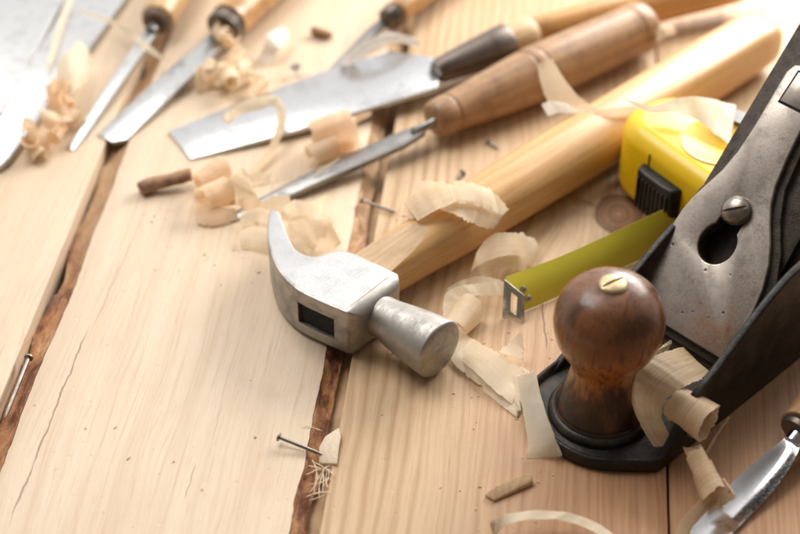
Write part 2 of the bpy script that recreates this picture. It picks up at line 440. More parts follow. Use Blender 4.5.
# ------------------------------------------------------------------ common materials
steel('blade_steel', (.56, .56, .57), .27, stain=.35)
steel('bright_steel', (.58, .58, .58), .38, stain=.45)
steel('blade_worn', (.52, .52, .52), .30, stain=.75)
steel('shank_steel', (.27, .26, .25), .36, stain=.6)
steel('gouge_steel', (.66, .65, .66), .16, stain=.3, pits=.0)
steel('hammer_steel', (.42, .395, .365), .52, stain=.3, grain=(300, 300, 1100))
steel('cheek_steel', (.42, .42, .42), .48, stain=.12, spk=.55)
steel('cap_steel', (.46, .405, .355), .38, stain=.6, pits=.8)
steel('nail_steel', (.30, .27, .24), .4, stain=.5)
steel('hook_steel', (.62, .58, .48), .28, stain=.2)
steel('screw_steel', (.30, .26, .22), .3, stain=.4)
steel('brass', (.56, .44, .27), .5, stain=.45)
plain('japanned', (.011, .009, .007), .38, spec=.32, var=.9, scale=.9, dark=(.055, .038, .026), bump=.5)
plain('iron_dark', (.075, .058, .046), .45, metal=.5, var=.7, scale=2.2, bump=.8, dark=(.02, .015, .012))
plain('dark_hole', (.006, .005, .005), .8)
plain('ferrule_dark', (.17, .14, .12), .4, metal=.75, var=.5, scale=1)
plain('worn_ferrule', (.20, .13, .085), .5, var=.6, scale=1.2)
plain('yellow_plastic', (.86, .56, .008), .30, var=.08, scale=1.5, bump=.05, dark=(.8, .47, .01))
plain('black_rubber', (.012, .012, .013), .42, var=.3, scale=3)
plain('tape_yellow', (.80, .70, .07), .34, var=.15, scale=1.2, bump=.04, dark=(.70, .61, .06))
plain('grey_clip', (.10, .095, .09), .4)
handle_wood('beech_handle', (.66, .40, .17), (.47, .235, .075), .38, .25, .8, stretch=.03)
handle_wood('scoop_wood', (.60, .42, .25), (.46, .28, .14), .55, 0, .45, stretch=.03)
handle_wood('pale_chip', (.72, .60, .45), (.60, .46, .31), .6, 0, .3)
handle_wood('raw_wood', (.68, .48, .29), (.52, .33, .17), .6, 0, .35)
handle_wood('brown_handle', (.43, .255, .13), (.26, .135, .06), .42, .12, .6, dirt=(.13, .065, .035))
handle_wood('orange_handle', (.58, .31, .11), (.40, .18, .05), .36, .25, .7, mottle=.5)
handle_wood('pale_collar', (.62, .44, .26), (.46, .28, .13), .5, 0, .3)
handle_wood('light_handle', (.60, .40, .20), (.42, .23, .09), .42, .15, .6)

# ------------------------------------------------------------------ claw hammer, lying on its side
hth = R(42.6)
hl = at(317, 318, 1.2); hl.z = 0
ham = empty('claw_hammer', hl, Quaternion((0, 0, 1), hth), 'claw hammer with a satin steel head and varnished wooden handle lying on its side', 'hammer')
# local axes: x along the handle, y towards the claw; plan outline of the head
def ho(px, py, z):
    w = at(px, py, z)-hl; c, s = math.cos(hth), math.sin(hth); return V((w.x*c+w.y*s, -w.x*s+w.y*c, z))
ZT = 2.55
front = [ho(346, 312, ZT), ho(322, 302, ZT), ho(295, 288, ZT), ho(277, 268, ZT), ho(269, 245, ZT), ho(267, 222, ZT), ho(270, 201, ZT)]
back = [ho(397, 273, ZT), ho(372, 261, ZT), ho(343, 250, ZT), ho(317, 256, ZT), ho(296, 247, ZT), ho(286, 226, ZT), ho(279, 204, ZT)]
rings = []; N1 = 40
for i in range(N1+1):
    s = i/N1
    a = spline(front, s); b = spline(back, s)
    w = (s-.42)/.58
    zt = ZT if w < 0 else ZT-.45*w**1.5
    zb = .12 if w < 0 else .12+.55*w**1.5
    mx = (a+b)/2; e = .10 if w < 0 else .10*(1-.5*w)
    def pt(p, z, inset):
        d = (mx-p); L = d.length; q = p+d*min(inset/L, .45); return V((q.x, q.y, z))
    rings.append([pt(a, zb+e, 0), pt(a, zt-e, 0), pt(a, zt-e*.3, e*.3), pt(a, zt, e), pt(b, zt, e), pt(b, zt-e*.3, e*.3), pt(b, zt-e, 0), pt(b, zb+e, 0), pt(b, zb, e), pt(a, zb, e)])
r0_ = rings[0]; c0_ = sum(r0_, V((0, 0, 0)))/len(r0_); pd_ = (ho(440, 350, 1.42)-c0_).normalized()
rings = [[c0_+(p-c0_)*k_+pd_*o_ for p in r0_] for k_, o_ in ((.62, .46), (.80, .38), (.92, .24), (.98, .10))] + rings
head = mk('head', bm_loft(rings), M['hammer_steel'], ham, smooth=30)
# eye recess on the top of the head and the V notch between the claws
fa, fb = spline(front, .02), spline(front, .46)
ec = (spline(front, .05)+spline(front, .36))/2
ed = (spline(front, .36)-spline(front, .05)).normalized()
def obox(c, d, l, w, z0, z1):
    nn = V((-d.y, d.x, 0)); bm = bmesh.new()
    p = [c+d*l/2+nn*w/2, c-d*l/2+nn*w/2, c-d*l/2-nn*w/2, c+d*l/2-nn*w/2]
    return bm_prism([V((q.x, q.y, z0)) for q in p], [V((q.x, q.y, z1)) for q in p])
ec2 = ec.copy(); 
slot = bmesh.new()
sa = spline(front, .60).lerp(spline(back, .60), .5); 
tipf, tipb = spline(front, 1), spline(back, 1)
mid = (tipf+tipb)/2; dirv = (mid-sa).normalized(); nv = V((-dirv.y, dirv.x, 0))
e_ = mid+dirv*1.0; zc = 1.33
slot = bm_prism([sa+nv*4+V((0, 0, zc-ZT)), e_+nv*4+V((0, 0, zc-.45-ZT)), e_+nv*4+V((0, 0, zc+.45-ZT))], [sa-nv*4+V((0, 0, zc-ZT)), e_-nv*4+V((0, 0, zc-.45-ZT)), e_-nv*4+V((0, 0, zc+.45-ZT))])
cut(head, [obox(ec2, ed, 1.95, .7, .72, 1.86), slot])
# rough bright cheek plate: the un-ground side face, set a hair proud of the head
cb = bmesh.new(); ra = []; 
for i in range(N1+1):
    s = i/N1; a = spline(front, s); b = spline(back, s); w = (s-.42)/.58; zt = ZT if w < 0 else ZT-.45*w**1.5
    d = (b-a).normalized(); k = .13 if w < 0 else .13*(1-.35*w)
    if i == 0: sh = (spline(front, .03)-a)
    else: sh = V((0, 0, 0))
    if i == N1: sh = (spline(front, .985)-a)
    ra.append([a+d*k+sh*.8+V((0, 0, zt-ZT+.006)), a.lerp(b, .35)+sh*.8+V((0, 0, zt-ZT+.016)), a.lerp(b, .65)+sh*.8+V((0, 0, zt-ZT+.016)), b-d*k+sh*.8+V((0, 0, zt-ZT+.006))])
ck = mk('cheek', bm_loft(ra, closed=False, caps=False), M['cheek_steel'], head, smooth=60)
# near-black sheet inside the eye, standing in for the shade of the recess
eyesh = mk('eye_shade', obox(ec + V((-ed.y, ed.x, 0))*(-.12 if True else 0), ed, 1.9, .1, .75, 1.83), M['dark_hole'], head)
# poll: neck and bell
pf = ho(440, 350, 1.42)
ps = (spline(front, 0)+spline(back, 0))/2; ps.z = 1.40; ps = ps + V((.05, .3, 0))
pdir = (pf-ps); plen = pdir.length
q_ = align(ps, pf)
prof = smooth_prof([(-.2, 1.0), (.2, 1.10), (.45, .97), (.75, .92), (1.2, .95), (2.0, 1.09), (plen-.9, 1.25), (plen-.3, 1.31), (plen-.08, 1.32)], 4) + [(plen-.02, 1.28), (plen+.02, 1.2), (plen+.07, .9), (plen+.1, .5), (plen+.11, 0)]
poll = mk('poll', bm_lathe(prof, 64), M['hammer_steel'], ham, quat=q_, loc=ps, smooth=35)
# handle (local z along the axis)
h0 = V((1.6, .25, 1.42)); h1 = V((31.6, .75, 1.62))
hq = align(h0, h1); HL = (h1-h0).length
rings = []
hp = [(0, 1.0, .95, 3.2), (1.8, 1.10, 1.05, 3), (4, 1.2, 1.18, 2.6), (7, 1.38, 1.32, 2.3), (11, 1.5, 1.42, 2.2), (15, 1.55, 1.45, 2.3), (20, 1.5, 1.38, 2.8), (25, 1.46, 1.34, 3.2), (28.5, 1.42, 1.3, 3.2), (29.6, 1.36, 1.25, 3), (30.0, 1.2, 1.1, 2.8), (30.15, .9, .8, 2.6)]
for i in range(81):
    z = 30.15*i/80
    if i > 76: z = 29.4+.75*(i-76)/4
    k = max(j for j in range(len(hp)-1) if hp[j][0] <= z+1e-9); t = (z-hp[k][0])/(hp[k+1][0]-hp[k][0]); t = min(max(t, 0), 1)
    t = t*t*(3-2*t)
    rx, ry, ex = [hp[k][j]+(hp[k+1][j]-hp[k][j])*t for j in (1, 2, 3)]
    rg = []
    for a in range(72):
        an = 2*math.pi*a/72; c, s = math.cos(an), math.sin(an)
        rg.append(V((rx*math.copysign(abs(c)**(2/ex), c), ry*math.copysign(abs(s)**(2/ex), s), z)))
    rings.append(rg)
hd = mk('handle', bm_loft(rings), M['beech_handle'], ham, quat=hq, loc=h0, smooth=50)
# flat oval scoop planed off the upper side behind the head
scn = Matrix.Rotation(R(2), 4, 'Z') @ Matrix.Translation((0, 0, 5.0)) @ Matrix.Rotation(R(9.5), 4, 'X')
bx = bm_box(0, -1.22-1.5, -3.0, 6, 3.0, 8)
bx.transform(scn)
cut(hd, [bx])
hd.data.materials.append(M['scoop_wood'])
sn = (scn.to_3x3() @ V((0, -1, 0))).normalized(); sp0 = scn @ V((0, -1.22, 0))
for p in hd.data.polygons:
    if abs((p.center-sp0).dot(sn)) < .01 and p.normal.dot(sn) > .9: p.material_index = 1

# ------------------------------------------------------------------ bench plane
pth = R(44)
pq = Quaternion((0, 0, 1), pth)
A_ = V((math.cos(pth), math.sin(pth), 0)); N_ = V((math.sin(pth), -math.cos(pth), 0))
NC = 12.87
po = N_*NC
pl = empty('bench_plane', po, pq, 'old black iron bench plane with round brown knob and grey steel lever cap', 'hand plane')
# local: x = towards the heel, y = -(n) so that +y is the plane's left side
HW = 3.34
toe = [(-1.5, HW), (-2.3, HW-.5), (-3.0, 2.0), (-3.45, .9), (-3.6, 0), (-3.45, -.9), (-3.0, -1.75), (-2.2, -2.65), (-1.5, -HW)]
base_out = [V(p).to_2d() if False else p for p in toe] + [(24, -HW), (24, HW)]
sole = mk('sole', bm_poly(base_out, 0.0, .42), M['japanned'], pl)
bevel(sole, .1, 3)
# raised rim round the toe
rim = []
rp = [V((p[0], p[1], 0)) for p in [(1.2, HW-.12), (-1.4, HW-.14), (-2.25, HW-.58), (-2.9, 1.95), (-3.3, .9), (-3.45, 0), (-3.3, -.9), (-2.88, -1.7), (-2.15, -2.5), (-1.3, -HW+.14), (.3, -HW+.14)]]
rings = []
for i in range(70):
    s = i/69; p = spline(rp, s); d = (spline(rp, min(s+.01, 1))-spline(rp, max(s-.01, 0))).normalized(); nn = V((-d.y, d.x, 0))
    hgt = .62+.12*noise.noise(V((s*6, 2, 0))) + (.25*max(0, 1-s*5)) + .2*max(0, s*6-5)
    rings.append([p+nn*.17*math.cos(a)+V((0, 0, .2+(hgt-.2)*max(math.sin(a), 0)**.7)) for a in [math.pi*k/8 for k in range(9)]])
mk('toe_rim', bm_loft(rings, closed=False, caps=False), M['japanned'], pl, smooth=180)
def wing(y0, y1, prof):
    bm = bm_prism([V((p[0], y0, p[1])) for p in prof], [V((p[0], y1, p[1])) for p in prof]); return bm
wr = smooth_prof([(-1.35, .35), (-.7, 1.15), (.37, 2.75), (1.92, 3.6), (3.73, 4.75), (5.2, 5.5), (6.6, 5.9), (8.5, 5.9), (10.5, 5.2), (13, 3.6), (16, 2.2), (20, 1.6), (24, 1.5)], 5)
w_ = mk('side_wall', wing(-HW-.02, -HW+.34, [(-1.35, .03)] + wr + [(24.02, .03)]), M['japanned'], pl); bevel(w_, .09, 3)
wl = smooth_prof([(-.9, .35), (.39, 1.0), (2.4, 2.0), (4.46, 3.0), (6.78, 4.1), (8.5, 4.4), (10.5, 4.0), (13, 3.0), (16, 2.2), (20, 1.6), (24, 1.5)], 5)
w_ = mk('side_wall', wing(HW-.32, HW+.02, [(-.9, .03)] + wl + [(24.02, .03)]), M['japanned'], pl); bevel(w_, .09, 3)
# knob
kb = V((-.90, .24, 0))
nk = NT('knob_wood'); P = nk.co(); x, y, z = nk.sep(P)
a_ = nk.noise(nk.vec(nk.math('MULTIPLY', x, .8), nk.math('MULTIPLY', y, .8), nk.math('MULTIPLY', z, .45)), 1, 6, .65, .6); b_ = nk.noise(nk.vec(nk.math('MULTIPLY', x, 6), nk.math('MULTIPLY', y, 6), nk.math('MULTIPLY', z, .8)), 1, 4, .6)
c_ = nk.mix(nk.smap(a_, .35, .62), (.060, .023, .011), (.19, .075, .028))
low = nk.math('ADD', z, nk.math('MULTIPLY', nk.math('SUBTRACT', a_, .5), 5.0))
bandm = nk.math('MULTIPLY', nk.smap(low, 1.9, 3.6), nk.smap(low, 4.4, 6.2, 1, 0))
c_ = nk.mix(nk.math('MULTIPLY', bandm, .85), c_, nk.mix(nk.smap(b_, .4, .7), (.42, .17, .045), (.17, .062, .02)))
c_ = nk.mix(nk.smap(b_, .52, .75, 0, .6), c_, (.03, .013, .008))
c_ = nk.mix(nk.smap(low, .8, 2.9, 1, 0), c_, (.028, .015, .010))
rs = nk.smap(nk.noise(P, 1.6, 5, .6), .35, .7, .22, .42)
nk.set(color=c_, rough=rs, spec=.38, coat=.12, coatr=.15); nk.bump(nk.math('ADD', nk.math('MULTIPLY', a_, 1.5), b_), .18, .0005)
kp = smooth_prof([(.82, 0), (.82, 1.72), (.95, 1.80), (1.25, 1.73), (1.9, 1.54), (2.6, 1.37), (3.2, 1.31), (3.65, 1.42), (4.1, 1.70), (4.6, 1.96), (5.2, 2.13), (5.8, 2.17), (6.35, 2.09), (6.85, 1.88), (7.25, 1.55), (7.52, 1.1), (7.64, .6), (7.66, 0)], 5)
KZ = .945; kp = [(.82+(z_-.82)*KZ, r_) for z_, r_ in kp]
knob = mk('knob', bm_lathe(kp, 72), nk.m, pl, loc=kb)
mk('knob_seat', bm_lathe([(.40, 2.1), (.60, 2.1), (.72, 2.04), (.80, 1.9), (.84, 1.6), (.84, 0)], 64), M['japanned'], pl, loc=kb)
KT = .82+(7.66-.82)*KZ-7.66
ks = mk('knob_screw', bm_lathe([(z_+KT, r_) for z_, r_ in [(7.5, .56), (7.64, .58), (7.72, .56), (7.80, .46), (7.84, .25), (7.85, 0)]], 40), M['brass'], knob)
sb = bm_box(0, 0, 7.86+KT, 2, .13, .24); sb.transform(Matrix.Rotation(R(-12), 4, 'Z')); cut(ks, [sb])
# slanted assembly: iron, lever cap, screw (frame u up the slope, v to the right, w normal)
sl = R(45); a0 = 3.8
U_ = V((math.cos(sl), 0, math.sin(sl))); W_ = V((-math.sin(sl), 0, math.cos(sl))); Vv = V((0, -1, 0))
So = V((a0, 0, 1.0))
def sp(u, v, w=0.0): return So+U_*u+Vv*v+W_*w
capo = [(.6, -2.93), (.6, 1.92), (1.2, 2.0), (1.9, 2.04), (3.0, 1.97), (4.0, 1.80), (5.0, 1.46), (5.8, 1.02), (6.5, .55), (7.2, .15), (8.0, -.12), (9.2, -.32), (10.5, -.45), (12.2, -.58), (12.75, -.75), (12.98, -1.15), (12.98, -1.8), (12.8, -2.25), (12.4, -2.42), (11.0, -2.40), (9.7, -2.38), (8.5, -2.43), (7.5, -2.60), (6.6, -2.90), (5.9, -3.13), (5.2, -3.25), (4.2, -3.27), (3.2, -3.2), (2.2, -3.1)]
def capz(u): return .10*math.sin(min(max((u-.6)/6, 0), 1)*math.pi)
cap = mk('lever_cap', bm_prism([sp(u, v, -.28) for u, v in capo], [sp(u, v, 0) for u, v in capo]), M['cap_steel'], pl)
# keyhole
kh = []
for k in range(25):
    an = R(40+280*k/24); kh.append((4.70+.92*math.cos(an), -1.02+.84*math.sin(an)))
for k in range(13):
    an = R(-75+150*k/12); kh.append((6.25+.50*math.cos(an), -.97+.50*math.sin(an)))
cut(cap, [bm_prism([sp(u, v, -1) for u, v in kh], [sp(u, v, 1) for u, v in kh])])
bevel(cap, .07, 3, 50)
# thin black line of the cam lever let into the cap
cl = mk('cam_lever', bm_prism([sp(u, v, -.05) for u, v in [(11.2, -1.95), (11.2, -.9), (12.6, -.95), (12.6, -1.9)]], [sp(u, v, .05) for u, v in [(11.2, -1.95), (11.2, -.9), (12.6, -.95), (12.6, -1.9)]]), M['cap_steel'], cap); bevel(cl, .03, 2)
fr_ = [(11.1, -2.03), (11.1, -.82), (12.68, -.87), (12.68, -1.98)]
mk('lever_gap', bm_prism([sp(u, v, -.05) for u, v in fr_], [sp(u, v, .004) for u, v in fr_]), M['dark_hole'], cap)
# chip breaker and iron under the cap
cbk = [(.25, -2.98), (.25, 1.98), (2.5, 2.28), (4.4, 2.1), (5.6, 1.55), (6.8, .75), (8.0, .22), (10, -.08), (13.4, -.2), (13.4, -2.6), (8, -2.72), (6.4, -3.2), (5, -3.36), (2, -3.3)]
KH = lambda: bm_prism([sp(u, v, -2.5) for u, v in kh], [sp(u, v, 1) for u, v in kh])
cb_ = mk('chip_breaker', bm_prism([sp(u, v, -.62) for u, v in cbk], [sp(u, v, -.30) for u, v in cbk]), M['iron_dark'], pl); cut(cb_, [KH()]); bevel(cb_, .05, 2)
irn = [(-.3, -3.0), (-.3, 2.1), (16.2, 1.3), (16.6, .6), (16.6, -3.0), (16.2, -3.4), (6, -3.3)]
ir = mk('cutting_iron', bm_prism([sp(u, v, -.95) for u, v in irn], [sp(u, v, -.64) for u, v in irn]), M['iron_dark'], pl); cut(ir, [KH()]); bevel(ir, .05, 2)
# frog: wedge block behind the iron
fg = [V((a0+.9, 0, .4)), V((a0+1.0, 0, .8)), V((a0+7.6, 0, 6.9)), V((a0+8.4, 0, 6.6)), V((a0+9.0, 0, 2.0)), V((a0+9.0, 0, .4))]
frog = mk('frog', bm_prism([p+V((0, -2.6, 0)) for p in fg], [p+V((0, 2.6, 0)) for p in fg]), M['japanned'], pl); bevel(frog, .15, 3)
# cap screw
cq = Matrix((Vv, W_.cross(Vv), W_)).transposed().to_quaternion()
cs = mk('cap_screw', bm_lathe([(-.8, .36), (-.02, .36), (.0, .62), (.12, .66), (.24, .62), (.36, .48), (.43, .25), (.45, 0)], 40), M['screw_steel'], pl, quat=cq, loc=sp(6.25, -1.0, 0))
sb = bm_box(0, 0, .45, 2, .14, .3); sb.transform(Matrix.Rotation(R(38), 4, 'Z')); cut(cs, [sb])
# lateral lever seen behind the iron and the rear handle
mk('adjuster_wheel', bm_lathe([(-.5, 0), (-.5, .9), (-.4, 1.05), (.4, 1.05), (.5, .9), (.5, 0)], 40), M['brass'], pl, quat=align((0, 0, 0), (1, 0, .35)), loc=V((a0+9.6, 0, 4.2)))
tt = [(15.5, .45), (15.2, 1.5), (15.8, 3.5), (16.6, 5.5), (16.0, 7.2), (15.0, 8.6), (15.4, 9.4), (16.8, 9.6), (18.2, 8.6), (19.0, 6.5), (18.6, 4.5), (18.2, 2.5), (19.4, 1.4), (21.5, 1.0), (21.5, .45)]
to = mk('rear_handle', bm_prism([V((p[0], -1.1, p[1])) for p in tt], [V((p[0], 1.1, p[1])) for p in tt]), nk.m, pl); bevel(to, .55, 5, 50)

# ------------------------------------------------------------------ tape measure lying on its side
tth = R(35)
dT = V((math.cos(tth), math.sin(tth), 0)); nT = V((math.sin(tth), -math.cos(tth), 0))
tc0 = at(629, 206, 0)
tp = empty('tape_measure', tc0, Quaternion((0, 0, 1), tth), 'yellow tape measure with a black ribbed button and its blade pulled out', 'tape measure')
# local x = away from the mouth, y = -nT ; case spans y from 0 to -6.6
CH = 4.15
def arc(cx, cy, r, a0, a1, n=10): return [(cx+r*math.cos(R(a0+(a1-a0)*k/n)), cy+r*math.sin(R(a0+(a1-a0)*k/n))) for k in range(n+1)]
fo = arc(2.0, .1, 2.0, 180, 90, 10) + arc(2.3, -1.0, 3.1, 86, -20, 16) + [(5.2, -6.6), (0.05, -6.6)]
case = mk('case', bm_poly(fo, .02, CH), M['yellow_plastic'], tp)
bevel(case, .85, 7, 50)
rg_ = arc(2.75, -2.6, 1.85, 0, 360, 48)[:-1]; rg2 = arc(2.75, -2.6, 1.70, 0, 360, 48)[:-1]
bm = bm_loft([[V((p[0], p[1], CH-.3)) for p in rg_], [V((p[0], p[1], CH+.06)) for p in rg_], [V((p[0], p[1], CH+.06)) for p in rg2], [V((p[0], p[1], CH+.015)) for p in arc(2.75, -2.6, 1.62, 0, 360, 48)[:-1]], [V((p[0], p[1], CH+.01)) for p in arc(2.75, -2.6, .05, 0, 360, 48)[:-1]]])
mk('side_ring', bm, M['yellow_plastic'], case)
# black ribbed button on the mouth side
bt = bm_poly([(.1, -.55), (-.5, -.75), (-.58, -1.3), (-.58, -2.5), (-.5, -3.05), (.1, -3.25)], .75, 2.95)
b_o = mk('lock_button', bt, M['black_rubber'], tp); bevel(b_o, .13, 3)
for k in range(8):
    yy = -.98-k*.27
    r_ = mk('rib', bm_box(-.60, yy, 1.75, .10, .10, 1.7), M['black_rubber'], b_o); bevel(r_, .03, 2)
mk('frame_seam', bm_box(-.005, -.95, 2.0, .03, .07, 3.2), M['dark_hole'], tp)
mk('mouth_plate', bm_box(-.03, -4.6, 1.1, .12, 1.9, 2.1), M['black_rubber'], tp)
mk('belt_clip', bm_poly([(3.9, -1.0), (4.7, -.5), (5.1, -1.9), (4.3, -2.3)], CH-.05, CH+.22), M['grey_clip'], tp)
def rivet(name, p, r, m, par, h=.12):
    return mk(name, bm_lathe([(-.1, r), (h*.4, r), (h*.8, r*.75), (h, 0)], 24), m, par, loc=p)
rivet('case_screw', V((1.1, -5.7, CH-.03)), .28, M['hook_steel'], tp)
rivet('case_screw', V((4.2, -5.7, CH-.03)), .28, M['hook_steel'], tp)
# blade: standing on its edge and leaning
TA = [at(505, 277, 1.45), at(560, 256.5, 1.5), at(610, 234, 1.6), at(650, 215.5, 1.8), at(686, 199, 2.05)]
TB = [at(524, 311, .06), at(575, 289, .06), at(628, 265, .06), at(668, 246, .08), at(700, 231, .2)]
bm = sheet_bm(TA, TB, 60, 12, bulge=.13, rag=0, wav=0, endrag=0, floor=.02)
blade = mk('blade', bm, M['tape_yellow'], tp, smooth=180); 
for v in blade.data.vertices: v.co = Quaternion((0, 0, 1), -tth) @ (v.co - tc0)
md = blade.modifiers.new('s', 'SOLIDIFY'); md.thickness = .03; md.offset = 0; apply_mods(blade, 60)
def tloc(p): return Quaternion((0, 0, 1), -tth) @ (V(p)-tc0)
hk = [at(504, 279, 1.5), at(525, 296, .95), at(524, 323, .05), at(502, 318, .05)]
hd_ = (hk[1]-hk[0]).cross(hk[3]-hk[0]).normalized()*.05
hk2 = [p+hd_ for p in hk]
c4 = sum(hk, V((0, 0, 0)))/4
hin = [c4+(hk[1]-hk[0])*a+(hk[3]-hk[0])*b for a, b in ((-.14, -.24), (.14, -.24), (.14, .24), (-.14, .24))]
rr = [[tloc(p) for p in hk], [tloc(p) for p in hin], [tloc(p+hd_) for p in hin], [tloc(p+hd_) for p in hk], [tloc(p) for p in hk]]
bm = bm_loft(rr, caps=False); bmesh.ops.remove_doubles(bm, verts=bm.verts, dist=1e-4)
hook = mk('end_hook', bm, M['hook_steel'], tp); bevel(hook, .02, 2)
# flange of the hook that wraps onto the blade with two rivets
nb_ = (TB[0]-TA[0]).cross(TA[1]-TA[0]).normalized()
if nb_.y > 0: nb_ = -nb_
fl = [TA[0].lerp(TB[0], .12), TA[0].lerp(TB[0], .9), TB[0].lerp(TB[1], .22).lerp(TA[0].lerp(TA[1], .22), .25), TA[0].lerp(TA[1], .2).lerp(TB[0].lerp(TB[1], .2), .4)]
for f in (.45, .72):
    p = TA[0].lerp(TA[1], .15).lerp(TB[0].lerp(TB[1], .15), f)+nb_*.13
    o = mk('rivet', bm_lathe([(-.05, .16), (.03, .16), (.06, .1), (.065, 0)], 20), M['hook_steel'], blade)
    q = Quaternion((0, 0, 1), -tth) @ nb_.to_track_quat('Z', 'Y')
    o.rotation_mode = 'QUATERNION'; o.rotation_quaternion = q; o.location = tloc(p)

# ------------------------------------------------------------------ chisels
def blade_px(pts, th, m, root, loc, name='blade', bv=.05):
    P_ = [at(*p) for p in pts]
    o = mk(name, bm_prism([p-V((0, 0, th))-loc for p in P_], [p-loc for p in P_]), m, root)
    return bevel(o, bv, 2)
def turned(name, p0, p1, prof, m, root, loc, seg=56, wob=0.0, scale=True):
    L = (V(p1)-V(p0)).length
    k = L/prof[-1][0] if scale else 1
    return mk(name, bm_lathe([(z*k, r) for z, r in prof], seg, wob=wob), m, root, quat=align(p0, p1), loc=V(p0)-loc, smooth=50)
# wide chisel with socket
loc = at(300, 110, 0)
t5 = empty('wide_chisel', loc, None, 'wide flat chisel with dark socket and mottled orange handle lying behind the others', 'chisel')
blade_px([(168, 131, .12), (191, 158.5, .12), (300, 129, .5), (437, 87.5, 1.05), (441, 70, 1.15), (443, 58, 1.15), (425, 55.5, 1.12), (392, 51, 1.05), (341, 64, .85), (240, 102, .42)], .26, M['blade_steel'], t5, loc)
a, b = at(436, 72, 1.1), at(508, 42, 1.45)
turned('socket', a, b, [(0, 0), (0, .55), (.3, .68), (1.5, .82), (3, .98), (3.9, 1.06), (4.0, 1.0), (4.0, 0)], M['ferrule_dark'], t5, loc)
c = at(533, 32.5, 1.5)
turned('collar', b, c, [(0, 0), (0, .92), (.3, .95), (1.0, .98), (1.4, .9), (1.5, .8), (1.5, 0)], M['pale_collar'], t5, loc)
d = at(748, -18, 1.7)
turned('handle', c, d, smooth_prof([(0, 0), (0, .72), (.4, .80), (2, .92), (5, 1.05), (8, 1.02), (11, 1.0), (12, .9), (12.3, .5), (12.4, 0)], 4), M['orange_handle'], t5, loc)
# narrow chisel with the brown handle
loc = at(330, 168, 0)
t6 = empty('narrow_chisel', loc, None, 'narrow chisel with long dark shank and worn brown turned handle', 'chisel')
blade_px([(224, 216, .1), (233, 221, .1), (330, 177.5, .62), (405, 144.5, 1.02), (426, 131, 1.18), (424, 122, 1.2), (396, 132, 1.08), (320, 165.5, .68)], .32, M['shank_steel'], t6, loc, bv=.09)
a, b = at(414, 132, 1.1), at(440, 119, 1.3)
turned('tang', a, b, [(0, 0), (0, .24), (1, .22), (1.2, .3), (1.5, .3), (1.5, 0)], M['shank_steel'], t6, loc)
a, b = at(432, 121, 1.25), at(649, 23, 1.6)
turned('handle', a, b, smooth_prof([(0, 0), (0, .62), (.15, .88), (.5, .98), (.9, .99), (1.0, .95), (1.1, 1.02), (1.5, 1.05), (3.2, 1.25), (4.9, 1.42), (5.1, 1.45), (5.22, 1.38), (5.35, 1.46), (5.7, 1.47), (5.82, 1.40), (5.95, 1.47), (7.5, 1.46), (9.5, 1.40), (11.0, 1.37), (11.25, 1.41), (11.7, 1.36), (12.0, 1.18), (12.15, .8), (12.2, 0)], 5), M['brown_handle'], t6, loc)
# pale stained blade, orange handle at the top
loc = at(165, 90, 0)
t2 = empty('stained_chisel', loc, None, 'chisel with stained pale blade and orange handle half hidden by curly shavings', 'chisel')
blade_px([(97, 134, .1), (112, 141.5, .1), (127, 139.5, .1), (170, 97, .5), (221, 46, .98), (222, 38, 1.0), (212, 31.5, 1.0), (150, 85, .55)], .22, M['blade_worn'], t2, loc)
a, b = at(217, 38, .95), at(228, 24, 1.2)
turned('tang', a, b, [(0, 0), (0, .3), (1, .3), (1, 0)], M['shank_steel'], t2, loc)
a, b = at(223, 29, 1.1), at(229, 22, 1.2)
turned('ferrule', a, b, [(0, .80), (-.02, .93), (0, 1.0), (.22, 1.02), (.25, .9), (.25, 0)], M['ferrule_dark'], t2, loc)
c = at(330, -75, 1.5)
turned('handle', b, c, smooth_prof([(0, 0), (0, .98), (.3, 1.02), (2, 1.06), (5, 1.15), (9, 1.05), (10, .9), (10.3, .5), (10.4, 0)], 4), M['orange_handle'], t2, loc)
# thin chisel
loc = at(110, 90, 0)
t1 = empty('thin_chisel', loc, None, 'thin chisel with slim bright blade beside the plank gap', 'chisel')
blade_px([(66, 147, .1), (72, 150, .1), (77.5, 147.5, .1), (118, 88, .55), (157, 31, 1.05), (156, 26, 1.1), (146, 26, 1.1), (103, 89, .55)], .35, M['bright_steel'], t1, loc, bv=.1)
a, b = at(151, 32, 1.0), at(161, 14, 1.2)
turned('tang', a, b, [(0, 0), (0, .34), (1, .3), (1, 0)], M['shank_steel'], t1, loc)
b2 = at(157, 20, 1.2); c = at(215, -80, 1.5)
turned('handle', b2, c, smooth_prof([(0, 0), (0, .66), (.12, .88), (.5, .94), (2, 1.0), (6, 1.1), (9, 1.0), (10, .6), (10.1, 0)], 4), M['light_handle'], t1, loc)
turned('ferrule', at(155, 23.5, 1.17), b2, [(0, .4), (0, .7), (.3, .86), (.32, .5), (.32, 0)], M['worn_ferrule'], t1, loc)
# chisel at the top centre
loc = at(370, 30, 0)
t4 = empty('background_chisel', loc, None, 'small chisel at the back, its dark ferrule above a white curl', 'chisel')
blade_px([(322, 76, .1), (330, 79, .1), (378, 31, .8), (390, 20, 1.0), (384, 15, 1.0), (366, 30, .75)], .25, M['shank_steel'], t4, loc)
a, b = at(385, 22, .95), at(396, 13, 1.1)
turned('ferrule', a, b, [(0, 0), (0, .4), (.2, .62), (.9, .7), (1, .6), (1, 0)], M['ferrule_dark'], t4, loc)
c = at(520, -95, 1.5)
turned('handle', b, c, smooth_prof([(0, 0), (0, .55), (.3, .68), (2, .85), (6, 1.05), (9, 1.0), (10, .6), (10.1, 0)], 4), M['orange_handle'], t4, loc)
